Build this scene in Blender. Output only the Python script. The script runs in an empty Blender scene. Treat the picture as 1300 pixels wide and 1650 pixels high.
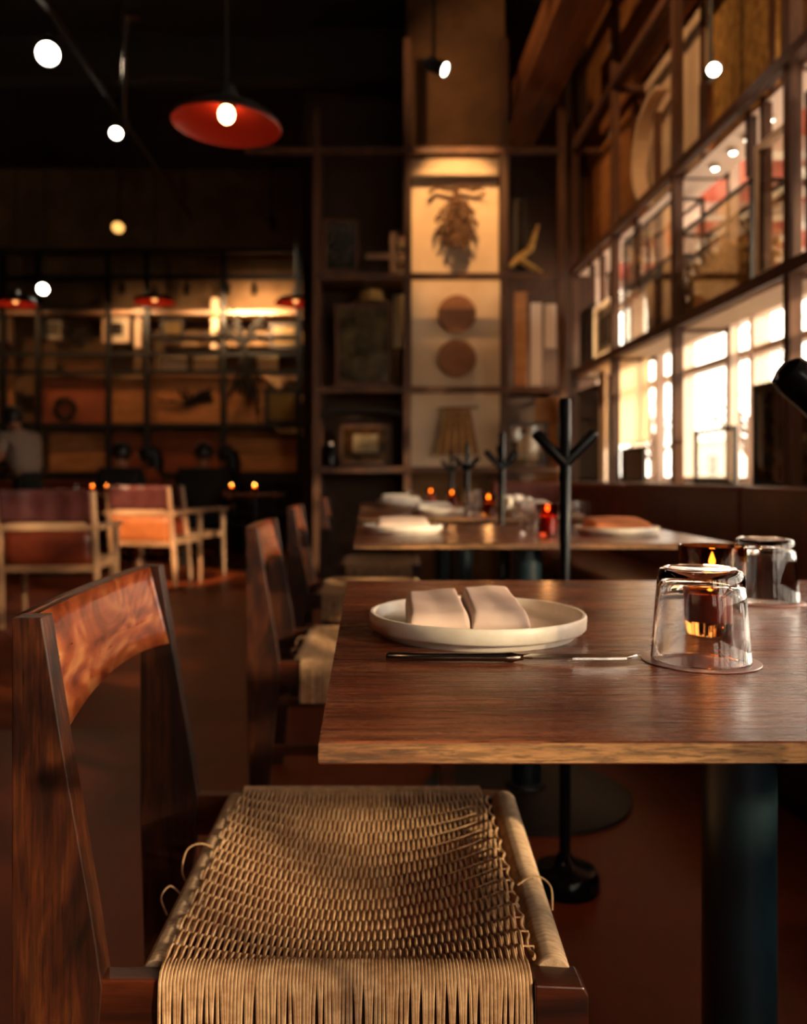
import bpy, bmesh, math, random
from mathutils import Vector, Matrix
random.seed(7)
R = math.radians
PI = math.pi
scene = bpy.context.scene
COL = scene.collection

# ------------------------------------------------------------------ camera
F = 1380.0                      # focal length in pixels of the 1300x1650 frame
CX, CY = 590.0, 765.0           # vanishing point of the lines running away
CZ = 0.94                       # eye height
cam_d = bpy.data.cameras.new('camera')
cam = bpy.data.objects.new('camera', cam_d)
COL.objects.link(cam)
cam.location = (0, 0, CZ)
cam.rotation_euler = (R(90), 0, 0)
cam_d.sensor_fit = 'HORIZONTAL'
cam_d.sensor_width = 28.36
cam_d.lens = F / 1300.0 * 28.36
cam_d.shift_x = (650 - CX) / 1300.0
cam_d.shift_y = -(825 - CY) / 1300.0
cam_d.clip_start = 0.05
cam_d.clip_end = 300
cam_d.dof.use_dof = True
cam_d.dof.focus_distance = 0.77
cam_d.dof.aperture_fstop = 4.5
cam_d.dof.aperture_blades = 0
scene.camera = cam

# ------------------------------------------------------------------ world, sun, exposure
world = bpy.data.worlds.new('world')
scene.world = world
world.use_nodes = True
bg = world.node_tree.nodes['Background']
bg.inputs[0].default_value = (1.0, 0.83, 0.68, 1)
bg.inputs[1].default_value = 10.0

sun_d = bpy.data.lights.new('sun', 'SUN')
sun_d.energy = 6.0
sun_d.angle = R(2.5)
sun_d.color = (1.0, 0.72, 0.42)
sun = bpy.data.objects.new('sun', sun_d)
COL.objects.link(sun)
SUN_DIR = Vector((-1.0, 0.80, -0.36))
sun.rotation_euler = SUN_DIR.to_track_quat('-Z', 'Y').to_euler()
sun.location = (12, -9, 6)

vs = scene.view_settings
vs.view_transform = 'Standard'
vs.look = 'None'
vs.exposure = 0.18
vs.gamma = 1.0
vs.use_curve_mapping = False
cy = scene.cycles
cy.use_denoising = True
cy.max_bounces = 14
cy.diffuse_bounces = 3
cy.glossy_bounces = 4
cy.transmission_bounces = 14
cy.transparent_max_bounces = 16
cy.sample_clamp_indirect = 4.0
cy.caustics_reflective = False
cy.caustics_refractive = True

# ------------------------------------------------------------------ pixel helpers (modelling only)
def PX(px, d): return (px - CX) * d / F
def PZ(py, d): return CZ - (py - CY) * d / F
def YW(px, X): return X * F / (px - CX)        # distance on a plane x = X

# ------------------------------------------------------------------ materials
def srgb(r, g, b):
    def c(v):
        v /= 255.0
        return v / 12.92 if v <= 0.04045 else ((v + 0.055) / 1.055) ** 2.4
    return (c(r), c(g), c(b), 1)

def new_mat(name):
    m = bpy.data.materials.new(name)
    m.use_nodes = True
    nt = m.node_tree
    p = nt.nodes['Principled BSDF']
    return m, nt, p

def add_bump(nt, p, height_socket, strength=0.2, dist=0.002):
    b = nt.nodes.new('ShaderNodeBump')
    b.inputs['Strength'].default_value = strength
    b.inputs['Distance'].default_value = dist
    nt.links.new(height_socket, b.inputs['Height'])
    nt.links.new(b.outputs[0], p.inputs['Normal'])

def coords(nt, scale=(1, 1, 1), rot=(0, 0, 0)):
    t = nt.nodes.new('ShaderNodeTexCoord')
    mp = nt.nodes.new('ShaderNodeMapping')
    mp.inputs['Scale'].default_value = scale
    mp.inputs['Rotation'].default_value = rot
    nt.links.new(t.outputs['Object'], mp.inputs[0])
    return mp.outputs[0]

def noise(nt, vec, scale, detail=4, rough=0.55, dist=0.0):
    n = nt.nodes.new('ShaderNodeTexNoise')
    n.inputs['Scale'].default_value = scale
    n.inputs['Detail'].default_value = detail
    n.inputs['Roughness'].default_value = rough
    n.inputs['Distortion'].default_value = dist
    if vec is not None: nt.links.new(vec, n.inputs['Vector'])
    return n.outputs[0]

def ramp(nt, fac, stops):
    r = nt.nodes.new('ShaderNodeValToRGB')
    el = r.color_ramp.elements
    el[0].position, el[0].color = stops[0]
    el[1].position, el[1].color = stops[-1]
    for pos, c in stops[1:-1]:
        e = el.new(pos); e.color = c
    nt.links.new(fac, r.inputs[0])
    return r.outputs[0]

def mixc(nt, fac, a, b, mode='MIX'):
    m = nt.nodes.new('ShaderNodeMix')
    m.data_type = 'RGBA'; m.blend_type = mode
    for sock, val in ((0, fac), (6, a), (7, b)):
        if hasattr(val, 'links'): nt.links.new(val, m.inputs[sock])
        else: m.inputs[sock].default_value = val
    return m.outputs[2]

def plain(name, col, rough=0.5, metal=0.0, spec=None, coat=0.0):
    m, nt, p = new_mat(name)
    p.inputs['Base Color'].default_value = col
    p.inputs['Roughness'].default_value = rough
    p.inputs['Metallic'].default_value = metal
    if spec is not None: p.inputs['Specular IOR Level'].default_value = spec
    if coat: p.inputs['Coat Weight'].default_value = coat; p.inputs['Coat Roughness'].default_value = 0.08
    return m

def mottled(name, c1, c2, scale=3.0, rough=0.8, bump=0.0, stretch=(1, 1, 1), metal=0.0, lo=0.35, hi=0.65):
    m, nt, p = new_mat(name)
    v = coords(nt, stretch)
    n = noise(nt, v, scale, 6, 0.6)
    nt.links.new(ramp(nt, n, [(lo, c1), (hi, c2)]), p.inputs['Base Color'])
    p.inputs['Roughness'].default_value = rough
    p.inputs['Metallic'].default_value = metal
    if bump: add_bump(nt, p, noise(nt, v, scale * 12, 3), bump, 0.003)
    return m

def wood(name, dark, mid, light, axis='X', fine=1.0, rough=0.35, figure=0.6, bump=0.12, coat=0.0, pores=0.5, st_=95, k0=.10, deep=(.35, .62)):
    """grain running along axis, with broad figure and fine dark pores"""
    m, nt, p = new_mat(name)
    k = {'X': (k0, 1, 1), 'Y': (1, k0, 1), 'Z': (1, 1, k0)}[axis]
    kf = {'X': (0.08, 1, 1), 'Y': (1, 0.05, 1), 'Z': (1, 1, 0.05)}[axis]
    v = coords(nt, k); vf = coords(nt, kf)
    broad = noise(nt, v, 9 * fine, 3, 0.5, figure * 2.2)
    streak = noise(nt, vf, st_ * fine, 5, 0.7, 0.4)
    pore = noise(nt, vf, 330 * fine, 2, 0.5, 0.0)
    base = ramp(nt, broad, [(0.28, dark), (0.5, mid), (0.72, light)])
    st = ramp(nt, streak, [(deep[0], (0.35, 0.33, 0.32, 1)), (deep[1], (1.2, 1.15, 1.1, 1))])
    c = mixc(nt, 0.75, base, st, 'MULTIPLY')
    po = ramp(nt, pore, [(0.30, (0.25, 0.22, 0.2, 1)), (0.42, (1, 1, 1, 1))])
    c = mixc(nt, pores, c, po, 'MULTIPLY')
    nt.links.new(c, p.inputs['Base Color'])
    p.inputs['Roughness'].default_value = rough
    rr = nt.nodes.new('ShaderNodeMapRange')
    rr.inputs[3].default_value = rough + 0.14; rr.inputs[4].default_value = max(0.08, rough - 0.08)
    nt.links.new(streak, rr.inputs[0]); nt.links.new(rr.outputs[0], p.inputs['Roughness'])
    if coat: p.inputs['Coat Weight'].default_value = coat; p.inputs['Coat Roughness'].default_value = 0.15
    add_bump(nt, p, streak, bump, 0.0015)
    return m

def emit(name, col, strength):
    m, nt, p = new_mat(name)
    p.inputs['Base Color'].default_value = (0, 0, 0, 1)
    p.inputs['Emission Color'].default_value = col
    p.inputs['Emission Strength'].default_value = strength
    return m

def glass(name, col=(1, 1, 1, 1), ior=1.47, rough=0.0):
    m, nt, p = new_mat(name)
    p.inputs['Base Color'].default_value = col
    p.inputs['Transmission Weight'].default_value = 1.0
    p.inputs['Roughness'].default_value = rough
    p.inputs['IOR'].default_value = ior
    return m

def thin_glass(name, tint=(0.93, 0.95, 0.93, 1), refl=1.0):
    m, nt, p = new_mat(name)
    nt.nodes.remove(p)
    out = nt.nodes['Material Output']
    tr = nt.nodes.new('ShaderNodeBsdfTransparent'); tr.inputs[0].default_value = tint
    gl = nt.nodes.new('ShaderNodeBsdfGlossy'); gl.inputs['Roughness'].default_value = 0.02
    lw = nt.nodes.new('ShaderNodeLayerWeight'); lw.inputs[0].default_value = 0.5
    pw = nt.nodes.new('ShaderNodeMath'); pw.operation = 'POWER'; pw.inputs[1].default_value = 5.0
    nt.links.new(lw.outputs['Facing'], pw.inputs[0])
    fr = nt.nodes.new('ShaderNodeMath'); fr.operation = 'ADD'; fr.inputs[1].default_value = 0.025
    nt.links.new(pw.outputs[0], fr.inputs[0])
    mu = nt.nodes.new('ShaderNodeMath'); mu.operation = 'MULTIPLY'; mu.inputs[1].default_value = refl
    mx = nt.nodes.new('ShaderNodeMixShader')
    nt.links.new(fr.outputs[0], mu.inputs[0]); nt.links.new(mu.outputs[0], mx.inputs[0])
    nt.links.new(tr.outputs[0], mx.inputs[1]); nt.links.new(gl.outputs[0], mx.inputs[2])
    nt.links.new(mx.outputs[0], out.inputs[0])
    return m

M = {}
M['table_wood'] = wood('table_wood', srgb(58, 23, 14), srgb(102, 50, 32), srgb(136, 82, 56), 'X', 1.0, 0.24, 0.5, 0.14, 0.0, 0.9, 190, .06, (.42, .58))
M['table_edge'] = wood('table_edge', srgb(40, 20, 10), srgb(112, 72, 40), srgb(186, 136, 84), 'X', 2.6, 0.6, 0.8, 1.0, 0.0, 1.0, 130, .06, (.44, .54))
M['chair_wood_z'] = wood('chair_wood_upright', srgb(22, 8, 4), srgb(60, 26, 12), srgb(90, 46, 20), 'Z', 1.6, 0.40, 1.8, 0.16, 0.0, 0.85, 150, .14, (.42, .60))
M['chair_wood_y'] = wood('chair_wood_backrest', srgb(78, 26, 12), srgb(150, 70, 34), srgb(186, 122, 72), 'Y', 1.0, 0.27, 2.4, 0.0, 0.0, 0.0, 40, .5, (.05, .80))
M['chair_wood_x'] = wood('chair_wood_rail', srgb(36, 14, 7), srgb(76, 32, 15), srgb(104, 50, 26), 'X', 1.3, 0.32, 0.8, 0.08, 0.0, 0.4)
M['cord'] = mottled('paper_cord', srgb(176, 132, 94), srgb(222, 182, 140), 60, 0.75, 0.3)
M['cord_wrap'] = mottled('cord_wrapping', srgb(166, 134, 106), srgb(208, 176, 144), 45, 0.7, 0.3, (1, 8, 1))
M['black_gloss'] = plain('black_gloss_paint', (0.004, 0.004, 0.005, 1), 0.18, 0.0, 0.12, 0.0)
M['black_matte'] = plain('black_matte_metal', (0.005, 0.0045, 0.004, 1), 0.55)
M['teal_pipe'] = mottled('dark_teal_metal', (0.004, 0.010, 0.013, 1), (0.008, 0.022, 0.032, 1), 6, 0.32, 0.0)
M['ceramic'] = mottled('warm_white_ceramic', srgb(212, 200, 184), srgb(226, 216, 202), 30, 0.42, 0.05)
M['linen'] = mottled('blush_linen', srgb(208, 178, 162), srgb(222, 196, 180), 9, 0.9, 0.15)
M['linen_white'] = mottled('white_linen', srgb(214, 204, 194), srgb(232, 224, 214), 9, 0.9)
M['linen_orange'] = mottled('orange_linen', srgb(170, 92, 48), srgb(200, 120, 70), 9, 0.85)
M['steel'] = plain('polished_steel', (0.62, 0.58, 0.54, 1), 0.14, 1.0)
M['steel_dark'] = plain('patinated_steel', (0.20, 0.15, 0.12, 1), 0.22, 1.0)
M['glass'] = glass('clear_glass', (0.985, 0.975, 0.98, 1), 1.42)
M['pane'] = thin_glass('window_glass')
M['case_pane'] = thin_glass('case_glass', (0.86, 0.82, 0.76, 1), 2.0)
M['amber_glass'] = glass('amber_glass', (0.40, 0.14, 0.03, 1), 1.45)
M['red_glass'] = glass('red_glass', (0.55, 0.06, 0.02, 1), 1.45)
M['wax'] = plain('candle_wax', srgb(200, 120, 60), 0.5)
M['flame'] = emit('candle_flame', (1.0, 0.42, 0.09, 1), 150)
M['flame_far'] = emit('small_candle_flame', (1.0, 0.40, 0.07, 1), 42)
M['bulb'] = emit('warm_bulb', (1.0, 0.55, 0.22, 1), 22)
M['led'] = emit('spot_lens', (1.0, 0.86, 0.66, 1), 26)
M['led_amber'] = emit('amber_spot_lens', (1.0, 0.48, 0.12, 1), 1.6)
M['coaster'] = plain('mauve_coaster', srgb(150, 112, 108), 0.25)
M['floor'] = mottled('polished_floor', srgb(100, 41, 17), srgb(124, 55, 26), 1.3, 0.42, 0.0)
M['floor'].node_tree.nodes['Principled BSDF'].inputs['Specular IOR Level'].default_value = 0.16
M['ceiling'] = plain('dark_ceiling', (0.020, 0.015, 0.011, 1), 0.9)
M['wall_dark'] = mottled('dark_wall', srgb(52, 34, 22), srgb(70, 46, 30), 2, 0.85)
M['wall_plaster'] = mottled('mottled_plaster', srgb(100, 74, 48), srgb(132, 102, 70), 2.2, 0.85, 0.1)
M['concrete'] = mottled('brown_concrete', srgb(80, 55, 32), srgb(120, 84, 50), 2.0, 0.85, 0.15)
M['panel_cream'] = mottled('cream_plaster_board', srgb(196, 168, 140), srgb(212, 186, 158), 2.5, 0.85)
M['shelf_wood'] = wood('brown_shelf_timber', srgb(46, 24, 12), srgb(82, 48, 27), srgb(104, 65, 38), 'Z', 0.6, 0.68, 0.4, 0.1)
M['shelf_wood_y'] = wood('brown_shelf_rail', srgb(46, 24, 12), srgb(82, 48, 27), srgb(104, 65, 38), 'Y', 0.6, 0.68, 0.4, 0.1)
M['shelf_dark'] = plain('dark_shelf_paint', srgb(38, 25, 17), 0.6)
M['beam'] = wood('ceiling_beam_timber', srgb(80, 44, 20), srgb(134, 80, 42), srgb(160, 100, 54), 'Y', 0.5, 0.6, 0.4, 0.1)
M['window_paint'] = plain('cream_window_paint', srgb(232, 208, 192), 0.5)
M['osb'] = mottled('strand_board', srgb(110, 74, 30), srgb(196, 150, 76), 26, 0.75, 0.3, (1, 1, 0.5))
M['osb_dark'] = mottled('dark_strand_board', srgb(80, 52, 26), srgb(132, 96, 52), 26, 0.8, 0.3, (1, 1, 0.5))
M['plywood'] = mottled('warm_plywood', srgb(152, 94, 48), srgb(188, 126, 70), 2.5, 0.7, 0.0, (1, 1, 4))
M['rust'] = mottled('rust_orange_board', srgb(126, 60, 30), srgb(160, 84, 44), 2, 0.75)
M['leather'] = mottled('brown_leather', srgb(84, 30, 14), srgb(112, 44, 22), 5, 0.42, 0.08)
M['leather_purple'] = mottled('wine_leather', srgb(70, 34, 34), srgb(96, 52, 50), 7, 0.4, 0.3)
M['leather_tan'] = mottled('tan_leather', srgb(158, 86, 42), srgb(186, 108, 56), 6, 0.5, 0.1)
M['pale_wood'] = wood('pale_chair_wood', srgb(142, 104, 76), srgb(178, 138, 106), srgb(198, 160, 126), 'X', 0.8, 0.45, 0.4, 0.05, 0, 0.2)
M['pale_wood_z'] = wood('pale_chair_wood_upright', srgb(142, 104, 76), srgb(178, 138, 106), srgb(198, 160, 126), 'Z', 0.8, 0.45, 0.4, 0.05, 0, 0.2)
M['straw'] = mottled('golden_straw', srgb(150, 110, 50), srgb(214, 174, 100), 30, 0.85)
M['dried_brown'] = mottled('dried_brown_plant', srgb(50, 30, 15), srgb(98, 62, 34), 30, 0.85)
M['clay'] = mottled('brown_clay', srgb(124, 78, 50), srgb(140, 92, 60), 18, 0.8, 0.2)
M['art_grey'] = mottled('grey_print', srgb(52, 48, 40), srgb(126, 118, 96), 5, 0.25, 0, (1, 1, 1))
M['art_olive'] = mottled('olive_print', srgb(88, 66, 26), srgb(128, 100, 44), 3, 0.4)
M['art_dark'] = mottled('dark_gold_print', srgb(30, 20, 12), srgb(112, 74, 32), 12, 0.2)
M['art_black'] = mottled('dark_blurred_print', srgb(14, 12, 10), srgb(50, 42, 34), 6, 0.25)
M['art_light'] = mottled('pale_print', srgb(130, 116, 96), srgb(206, 194, 172), 9, 0.4)
M['paper'] = plain('cream_paper', srgb(226, 204, 170), 0.8)
_nt = M['paper'].node_tree; _tl = _nt.nodes.new('ShaderNodeBsdfTranslucent'); _tl.inputs[0].default_value = srgb(246, 230, 206)
_mx = _nt.nodes.new('ShaderNodeMixShader'); _mx.inputs[0].default_value = .8
_nt.links.new(_nt.nodes['Principled BSDF'].outputs[0], _mx.inputs[1]); _nt.links.new(_tl.outputs[0], _mx.inputs[2]); _nt.links.new(_mx.outputs[0], _nt.nodes['Material Output'].inputs[0])
M['dark_plant'] = mottled('dark_dried_plant', srgb(12, 9, 5), srgb(22, 16, 9), 20, 0.9)
M['bulb_dim'] = emit('dim_bulb', (1.0, 0.35, 0.08, 1), 1.6)
M['lamp_red'] = plain('rust_red_enamel', srgb(120, 26, 14), 0.35)
M['lamp_black'] = plain('black_enamel', (0.014, 0.013, 0.013, 1), 0.35)
M['skin'] = plain('skin_tone', srgb(150, 98, 72), 0.5)
M['hair'] = plain('dark_hair', srgb(22, 15, 11), 0.5)
M['grey_cloth'] = plain('grey_cotton', srgb(150, 126, 112), 0.9)
M['black_cloth'] = plain('black_cotton', srgb(18, 16, 16), 0.9)
M['navy_cloth'] = plain('dark_blue_denim', srgb(28, 34, 44), 0.9)
M['orange_cloth'] = plain('rust_cotton', srgb(168, 72, 30), 0.9)
M['ext_red'] = plain('salmon_render', srgb(196, 92, 74), 0.8)
M['ext_glass'] = plain('dull_window_glass', srgb(120, 130, 135), 0.2)
M['ext_white'] = plain('white_render', srgb(236, 230, 222), 0.8)
M['ext_ground'] = plain('pale_paving', srgb(190, 182, 172), 0.9)
M['bark'] = plain('bare_bark', srgb(96, 74, 60), 0.9)

# ------------------------------------------------------------------ mesh helpers
class MB:
    def __init__(s): s.v = []; s.f = []; s.m = []
    def add(s, vs, fs, mi=0):
        o = len(s.v)
        s.v += [tuple(x) for x in vs]
        s.f += [tuple(i + o for i in f) for f in fs]
        s.m += [mi] * len(fs)
        return s
    def box(s, c, d, rot=None, mi=0):
        hx, hy, hz = d[0] / 2, d[1] / 2, d[2] / 2
        vs = [Vector((x, y, z)) for x in (-hx, hx) for y in (-hy, hy) for z in (-hz, hz)]
        if rot is not None: vs = [rot @ v for v in vs]
        c = Vector(c)
        return s.add([v + c for v in vs], [(0, 1, 3, 2), (4, 6, 7, 5), (0, 4, 5, 1), (2, 3, 7, 6), (0, 2, 6, 4), (1, 5, 7, 3)], mi)
    def bb(s, x0, x1, y0, y1, z0, z1, mi=0):
        return s.box(((x0 + x1) / 2, (y0 + y1) / 2, (z0 + z1) / 2), (abs(x1 - x0), abs(y1 - y0), abs(z1 - z0)), None, mi)
    def tube(s, pts, r, n=8, caps=True, mi=0):
        pts = [Vector(p) for p in pts]
        rs = r if isinstance(r, (list, tuple)) else [r] * len(pts)
        vs = []; fs = []
        t0 = (pts[1] - pts[0]).normalized()
        up = Vector((0, 0, 1)) if abs(t0.z) < 0.9 else Vector((1, 0, 0))
        nrm = (up - t0 * up.dot(t0)).normalized()
        for i, p in enumerate(pts):
            a = pts[max(i - 1, 0)]; b = pts[min(i + 1, len(pts) - 1)]
            t = (b - a).normalized()
            nrm = (nrm - t * nrm.dot(t)).normalized()
            bi = t.cross(nrm)
            for k in range(n):
                an = 2 * PI * k / n
                vs.append(p + (nrm * math.cos(an) + bi * math.sin(an)) * rs[i])
        for i in range(len(pts) - 1):
            for k in range(n):
                k2 = (k + 1) % n
                fs.append((i * n + k, i * n + k2, (i + 1) * n + k2, (i + 1) * n + k))
        if caps:
            fs.append(tuple(range(n))[::-1]); fs.append(tuple((len(pts) - 1) * n + k for k in range(n)))
        return s.add(vs, fs, mi)
    def cyl(s, p0, p1, r0, r1=None, n=16, mi=0):
        return s.tube([p0, p1], [r0, r1 if r1 is not None else r0], n, True, mi)
    def lathe(s, prof, c=(0, 0, 0), n=32, mat=None, mi=0):
        """prof: list of (r, z); r == 0 closes"""
        c = Vector(c); vs = []; fs = []; rings = []
        for r, z in prof:
            if r <= 1e-6:
                rings.append([len(vs)]); vs.append(Vector((0, 0, z)))
            else:
                rings.append(list(range(len(vs), len(vs) + n)))
                vs += [Vector((r * math.cos(2 * PI * k / n), r * math.sin(2 * PI * k / n), z)) for k in range(n)]
        for a, b in zip(rings, rings[1:]):
            for k in range(n):
                k2 = (k + 1) % n
                if len(a) == 1 and len(b) == 1: continue
                if len(a) == 1: fs.append((a[0], b[k2], b[k]))
                elif len(b) == 1: fs.append((a[k], a[k2], b[0]))
                else: fs.append((a[k], a[k2], b[k2], b[k]))
        if mat is not None: vs = [mat @ v for v in vs]
        return s.add([v + c for v in vs], fs, mi)
    def prism(s, poly, a0, a1, axis='Y', mi=0):
        """poly of (u,v): for axis Y -> (x,z); X -> (y,z); Z -> (x,y)"""
        def P(u, v, a): return {'Y': (u, a, v), 'X': (a, u, v), 'Z': (u, v, a)}[axis]
        n = len(poly)
        vs = [P(u, v, a0) for u, v in poly] + [P(u, v, a1) for u, v in poly]
        fs = [tuple(range(n)), tuple(range(2 * n - 1, n - 1, -1))]
        for k in range(n): fs.append((k, (k + 1) % n, n + (k + 1) % n, n + k))
        return s.add(vs, fs, mi)
    def grid(s, fn, nu, nv, close=False, mi=0):
        vs = [fn(i / (nu - 1), j / (nv - 1)) for i in range(nu) for j in range(nv)]
        fs = [(i * nv + j, (i + 1) * nv + j, (i + 1) * nv + j + 1, i * nv + j + 1) for i in range(nu - 1) for j in range(nv - 1)]
        return s.add(vs, fs, mi)
    def ball(s, c, r, n=12, sc=(1, 1, 1), mi=0):
        prof = [(r * math.sin(PI * k / 8), -r * math.cos(PI * k / 8)) for k in range(9)]
        prof[0] = (0, -r); prof[-1] = (0, r)
        return s.lathe(prof, c, n, Matrix.Diagonal(Vector(sc)), mi)
    def build(s, name, mats, parent=None, smooth=False, bevel=0.0, loc=None, weld=False):
        me = bpy.data.meshes.new(name)
        me.from_pydata(s.v, [], s.f)
        if not isinstance(mats, (list, tuple)): mats = [mats]
        for m in mats: me.materials.append(m)
        if len(mats) > 1: me.polygons.foreach_set('material_index', s.m)
        bm = bmesh.new(); bm.from_mesh(me)
        if weld: bmesh.ops.remove_doubles(bm, verts=bm.verts, dist=1e-6)
        bmesh.ops.recalc_face_normals(bm, faces=bm.faces)
        bm.to_mesh(me); bm.free()
        if smooth:
            me.polygons.foreach_set('use_smooth', [True] * len(me.polygons))
            try: me.set_sharp_from_angle(angle=R(40))
            except Exception: pass
        me.update()
        o = bpy.data.objects.new(name, me)
        COL.objects.link(o)
        if parent is not None: o.parent = parent
        if loc is not None: o.location = loc
        if bevel:
            b = o.modifiers.new('bevel', 'BEVEL'); b.width = bevel; b.segments = 2; b.limit_method = 'ANGLE'; b.angle_limit = R(35)
        return o

def smooth_path(P, n=6):
    P = [Vector(p) for p in P]; out = []
    Q = [P[0]] + P + [P[-1]]
    for i in range(1, len(Q) - 2):
        a, b, c, d = Q[i - 1], Q[i], Q[i + 1], Q[i + 2]
        for k in range(n):
            t = k / n
            out.append(.5 * ((2 * b) + (c - a) * t + (2 * a - 5 * b + 4 * c - d) * t * t + (3 * b - a - 3 * c + d) * t ** 3))
    return out + [P[-1]]

def tag(o, label=None, cat=None, group=None, kind=None):
    if label: o['label'] = label
    if cat: o['category'] = cat
    if group: o['group'] = group
    if kind: o['kind'] = kind
    return o

def empty(name, loc, label, cat, rz=0.0, group=None):
    o = bpy.data.objects.new(name, None)
    COL.objects.link(o)
    o.empty_display_size = 0.05
    o.location = loc; o.rotation_euler = (0, 0, rz)
    return tag(o, label, cat, group)

def copy_tree(o, parent=None):
    c = o.copy(); COL.objects.link(c)
    if parent is not None: c.parent = parent
    for ch in [x for x in CHILDREN[o.name]] if o.name in CHILDREN else list(o.children): copy_tree(ch, c)
    return c
CHILDREN = {}

def dup(src, loc, rz=None, label=None, group=None):
    c = copy_tree(src)
    c.location = loc
    if rz is not None: c.rotation_euler = (0, 0, rz)
    if label: c['label'] = label
    if group: c['group'] = group
    return c

def struct(mb, name, mat, **k):
    o = mb.build(name, mat, **k); o['kind'] = 'structure'; return o

# ================================================================== ROOM SHELL
YB, YF, XL, XR, ZC = 12.2, -3.4, -9.0, 2.15, 5.3
struct(MB().bb(XL, XR + .3, YF, YB, -0.1, 0), 'floor', M['floor'])
struct(MB().bb(XL, XR + .3, YF, YB, ZC, ZC + .15), 'ceiling', M['ceiling'])
struct(MB().bb(XL - .15, XL, YF, YB, 0, ZC), 'wall_left', M['wall_dark'])
struct(MB().bb(XL - .15, 1.1, YF - .15, YF, 0, ZC).bb(1.1, XR + .3, YF - .15, YF, 0, 1.1).bb(1.1, XR + .3, YF - .15, YF, 2.7, ZC).bb(2.0, XR + .3, YF - .15, YF, 1.1, 2.7), 'wall_front', M['wall_dark'])
wf = bpy.data.objects.new('window_12', None); COL.objects.link(wf); wf.location = (1.55, YF - .07, 1.1); wf['kind'] = 'structure'  # unseen window added for daylight fill from behind the camera
for x in (-.42, 0, .42): MB().bb(x - .03, x + .03, -.04, .04, 0, 1.6).build('mullion', M['window_paint'], wf)
for z in (0, .8, 1.55): MB().bb(-.45, .45, -.035, .035, z, z + .05).build('transom', M['window_paint'], wf)
for x in (-.39, .03): MB().bb(x, x + .36, -.003, .003, .05, 1.55).build('pane', M['pane'], wf)
struct(MB().bb(XL - .15, -0.55, YB, YB + .15, 0, ZC), 'wall_back', M['wall_plaster'])
# end wall behind the window tables
struct(MB().bb(-.62, XR + .3, 8.35, 8.5, 0, ZC), 'wall_end', M['wall_dark'])
struct(MB().bb(-.62, -.52, 8.5, YB, 0, ZC), 'wall_return', M['wall_dark'])
# concrete column behind the display grid
struct(MB().bb(PX(656, 7.5), PX(813, 7.5), 7.5, 8.35, 0, ZC), 'column', M['concrete'])
# right wall: apron, head, and mullioned windows
WZ0, WZ1, WZM = 0.88, 2.98, 1.84
struct(MB().bb(XR, XR + .22, YF, 8.4, 0, WZ0), 'wall_right', M['wall_dark'])
struct(MB().bb(XR, XR + .22, YF, 8.4, WZ1, ZC), 'wall_right_head', M['plywood'])
mull = [7.05 - 1.1 * k for k in range(-1, 10)]
mull = [min(m, 8.2) for m in mull]
k = 0
for a, b in zip(mull, mull[1:]):
    k += 1
    w = bpy.data.objects.new('window_%d' % k, None); COL.objects.link(w); w.location = (XR + .08, (a + b) / 2, WZ0); w['kind'] = 'structure'
    h = (a - b) / 2
    MB().bb(-.05, .05, h - .03, h + .03, 0, WZ1 - WZ0).build('mullion', M['window_paint'], w)
    for z in (.0, .74, WZM - WZ0, 1.5, WZ1 - WZ0 - .05):
        MB().bb(-.04, .04, -h + .03, h - .03, z, z + .045).build('transom', M['window_paint'], w)
    zs = [.045, .74, .785, WZM - WZ0, WZM - WZ0 + .045, 1.5, 1.545, WZ1 - WZ0 - .05]
    for z0, z1 in zip(zs[::2], zs[1::2]):
        MB().bb(-.003, .003, -h + .03, h - .03, z0, z1).build('pane', M['pane'], w)
# ceiling timbers running away
struct(MB().bb(1.30, 1.62, YF, 8.3, 4.12, 4.42), 'trim_1', M['beam'])
struct(MB().bb(XL, 1.3, 3.9, 4.05, 4.75, 5.0), 'trim_2', M['ceiling'])
struct(MB().bb(XL, 1.3, 7.9, 8.1, 4.6, 5.0), 'trim_3', M['ceiling'])

# ================================================================== OUTSIDE
struct(MB().bb(XR + .3, 70, -60, 90, -.25, -.15), 'pavement', M['ext_ground'])
fac = empty('building', (34, 30, -.15), 'long low white building across the street outside the windows', 'building')
MB().bb(0, .6, -14, 60, 0, 4.2).build('ground_storey_wall', M['ext_white'], fac)
MB().bb(-.3, .6, -14, 60, 4.2, 4.5).build('cornice', M['ext_white'], fac)
for i in range(14): MB().bb(-.05, 0, -12 + i * 5, -10 + i * 5, 1.0, 3.0).build('window', M['ext_glass'], fac)
can = empty('canopy', (XR + .3, 2.5, 3.15), 'salmon red canopy outside above the windows with white rafters', 'canopy')
MB().bb(.0, 2.0, -5.5, 8, .05, .12).build('deck', M['ext_red'], can)
for i in range(10): MB().bb(.02, 1.95, -5.2 + i * 1.4, -5.05 + i * 1.4, -.06, .05).build('rafter', M['ext_white'], can)
for x in (.55, 1.2, 1.85): MB().bb(x, x + .12, -5.5, 8, -.10, -.06).build('purlin', M['ext_white'], can)
for y in (-5.2, -.9, 3.4, 7.7): MB().bb(1.86, 1.96, y, y + .1, -3.3, -.10).build('canopy_post', M['ext_white'], can)
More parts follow.
